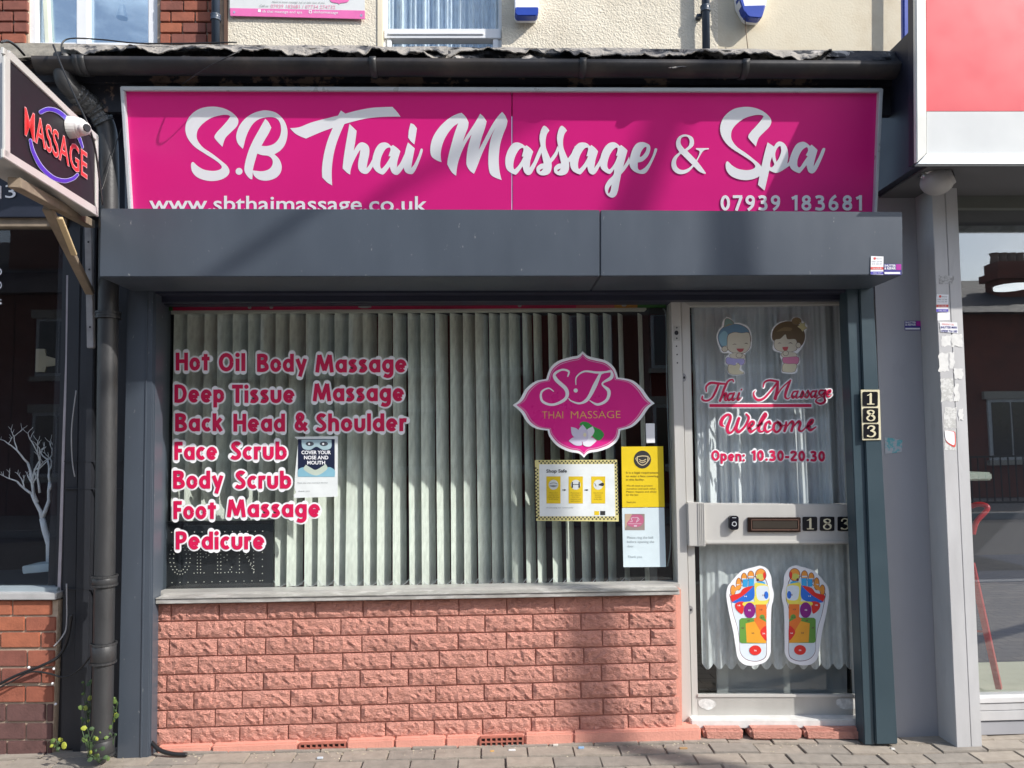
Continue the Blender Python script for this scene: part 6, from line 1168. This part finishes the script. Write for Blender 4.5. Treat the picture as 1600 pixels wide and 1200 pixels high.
# ================================================================ ACROSS THE STREET (seen in the glass)
hb = mat('street_brick', (.14, .035, .022), .9, var=.3, vs_=3); slate = mat('roof_slate', (.035, .035, .042), .7, var=.3, vs_=4); stone = mat('window_stone', (.34, .31, .26), .8); wfr = mat('street_sash', (.5, .5, .5), .5); dgl = mat('street_glass', (.02, .025, .03), .1, spec=.8)
FY = -15.2
def house(x0, x1, ze, zr, label, chim, nwin=2, hip=False):
    t = thing('terraced_house', label, 'house', ((x0+x1)/2, FY, 0), 'houses across the street')
    MB().box(x0+.02, x1-.02, FY-7, FY, 0, ze).build('wall', hb, t)
    mb = MB(); h = 1.6 if hip else 0
    mb.add([(x0, FY+.3, ze), (x1, FY+.3, ze), (x1, FY-7.3, ze), (x0, FY-7.3, ze), (x0+h, FY-3.5, zr), (x1-h if hip else x1, FY-3.5, zr)], [(0, 1, 5, 4), (2, 3, 4, 5), (1, 2, 5), (3, 0, 4), (3, 2, 1, 0)]); roof = mb.build('roof', slate, t)
    for cx in chim:
        o = MB().box(cx-.5, cx+.5, FY-1.9, FY-1.3, ze, zr+1.0).build('chimney', hb, roof)
        for k in range(4): MB().tube([(cx-.36+k*.24, FY-1.6, zr+1.0), (cx-.36+k*.24, FY-1.6, zr+1.4)], [.10, .075], 10).build('chimney_pot', mat('clay_pot', (.16, .09, .06), .8), roof)
    for i in range(nwin):
        cx = lerp(x0, x1, (i+.5)/nwin)
        for z0, z1 in ((.9, 2.4), (3.3, 4.7)):
            if z1 > ze-.1: continue
            wd = MB().box(cx-.55, cx+.55, FY-.02, FY+.05, z0, z1).build('window', wfr, t); MB().box(cx-.47, cx-.02, FY, FY+.06, z0+.08, z1-.08).build('glass', dgl, wd); MB().box(cx+.02, cx+.47, FY, FY+.06, z0+.08, z1-.08).build('glass', dgl, wd)
            MB().box(cx-.65, cx+.65, FY, FY+.1, z1, z1+.2).build('lintel', stone, t); MB().box(cx-.62, cx+.62, FY, FY+.14, z0-.12, z0).build('sill', stone, t)
house(-18, -11.5, 5.3, 7.6, 'terraced house opposite, farthest from the cafe window', [-12], 3); house(-11.5, -5, 5.3, 7.6, 'terraced house opposite with two chimneys on its ridge', [-11, -5.6], 3); house(-5, 1.5, 5.3, 7.6, 'terraced house opposite facing the massage shop window', [.8], 3)
house(1.5, 9.8, 5.3, 7.6, 'wide terraced house opposite the shop door', [8.2], 4)
hz = 1.42+(698-478)/1200*18.4
def VP(px, py, Y): return P(px, py, -.06-Y)
ze_ = VP(1510, 492, FY).z; xh = VP(1503, 600, FY).x
house(xh, xh+9, ze_, VP(1560, 440, FY-3.5).z, 'hipped roof house opposite reflected in the cafe window', [], 4, True)
roof = [o for o in bpy.data.objects if o.name.startswith('roof')][-1]
xa, xb = VP(1549, 430, FY-1.6).x, VP(1612, 430, FY-1.6).x; zt_ = VP(1560, 413, FY-1.6).z
MB().box(xa, xb, FY-1.9, FY-1.3, 3, zt_).build('chimney', hb, roof); MB().box(xa-.1, xb+.1, FY-2, FY-1.2, zt_-.5, zt_-.3).build('chimney_course', hb, roof)
for k in range(4):
    cx = lerp(xa, xb, (k+.5)/4.6); MB().tube([(cx, FY-1.6, zt_), (cx, FY-1.6, zt_+.2), (cx, FY-1.6, zt_+.28)], [.13, .10, .14], 10).build('chimney_pot', mat('clay_pot', (.16, .09, .06), .8), roof)
rl = thing('guard_railing', 'black upright bar railing along the kerb across the street', 'railing', (8, -11.7, 0))
blk = mat('railing_black', (.012, .012, .014), .5)
mb = MB()
for z in (.15, 1.05): mb.box(2, 14, -11.72, -11.68, z, z+.04)
mb.build('rail', blk, rl)
for i in range(80): MB().box(2+i*.15, 2.018+i*.15, -11.71, -11.69, .19, 1.05).build('bar', blk, rl)
lp_ = thing('lamp_post', 'grey street lamp column on the near pavement casting its shadow on the shop', 'lamp post', (0, 0, 0))
s_ = 3.9; bx = P(1000, 1000, -.05).x
base = Vector((P(922, 1000, -.05).x, -.05, 0))+Vector((SUN.x, SUN.y, 0))/abs(SUN.y)*3.6; lp_.location = base
MB().tube([base+Vector((0, 0, -.1)), base+Vector((0, 0, 1.2)), base+Vector((0, 0, 1.25)), base+Vector((0, 0, 8))], [.085, .085, .075, .055], 16).build('column', mat('galvanised_column', (.28, .29, .30), .5, metal=.4), lp_, smooth=True)
MB().tube([base+Vector((0, 0, 7.9)), base+Vector((-.3, -.5, 8.2)), base+Vector((-.5, -1.2, 8.25))], .03, 10).build('arm', MATS['galvanised_column'], lp_, smooth=True)
MB().ball(base+Vector((-.55, -1.4, 8.22)), .12, .8, 2.2, .5, 12).build('lantern', MATS['galvanised_column'], lp_, smooth=True)
print('tris', sum(len(o.data.polygons) for o in bpy.data.objects if o.type == 'MESH'))
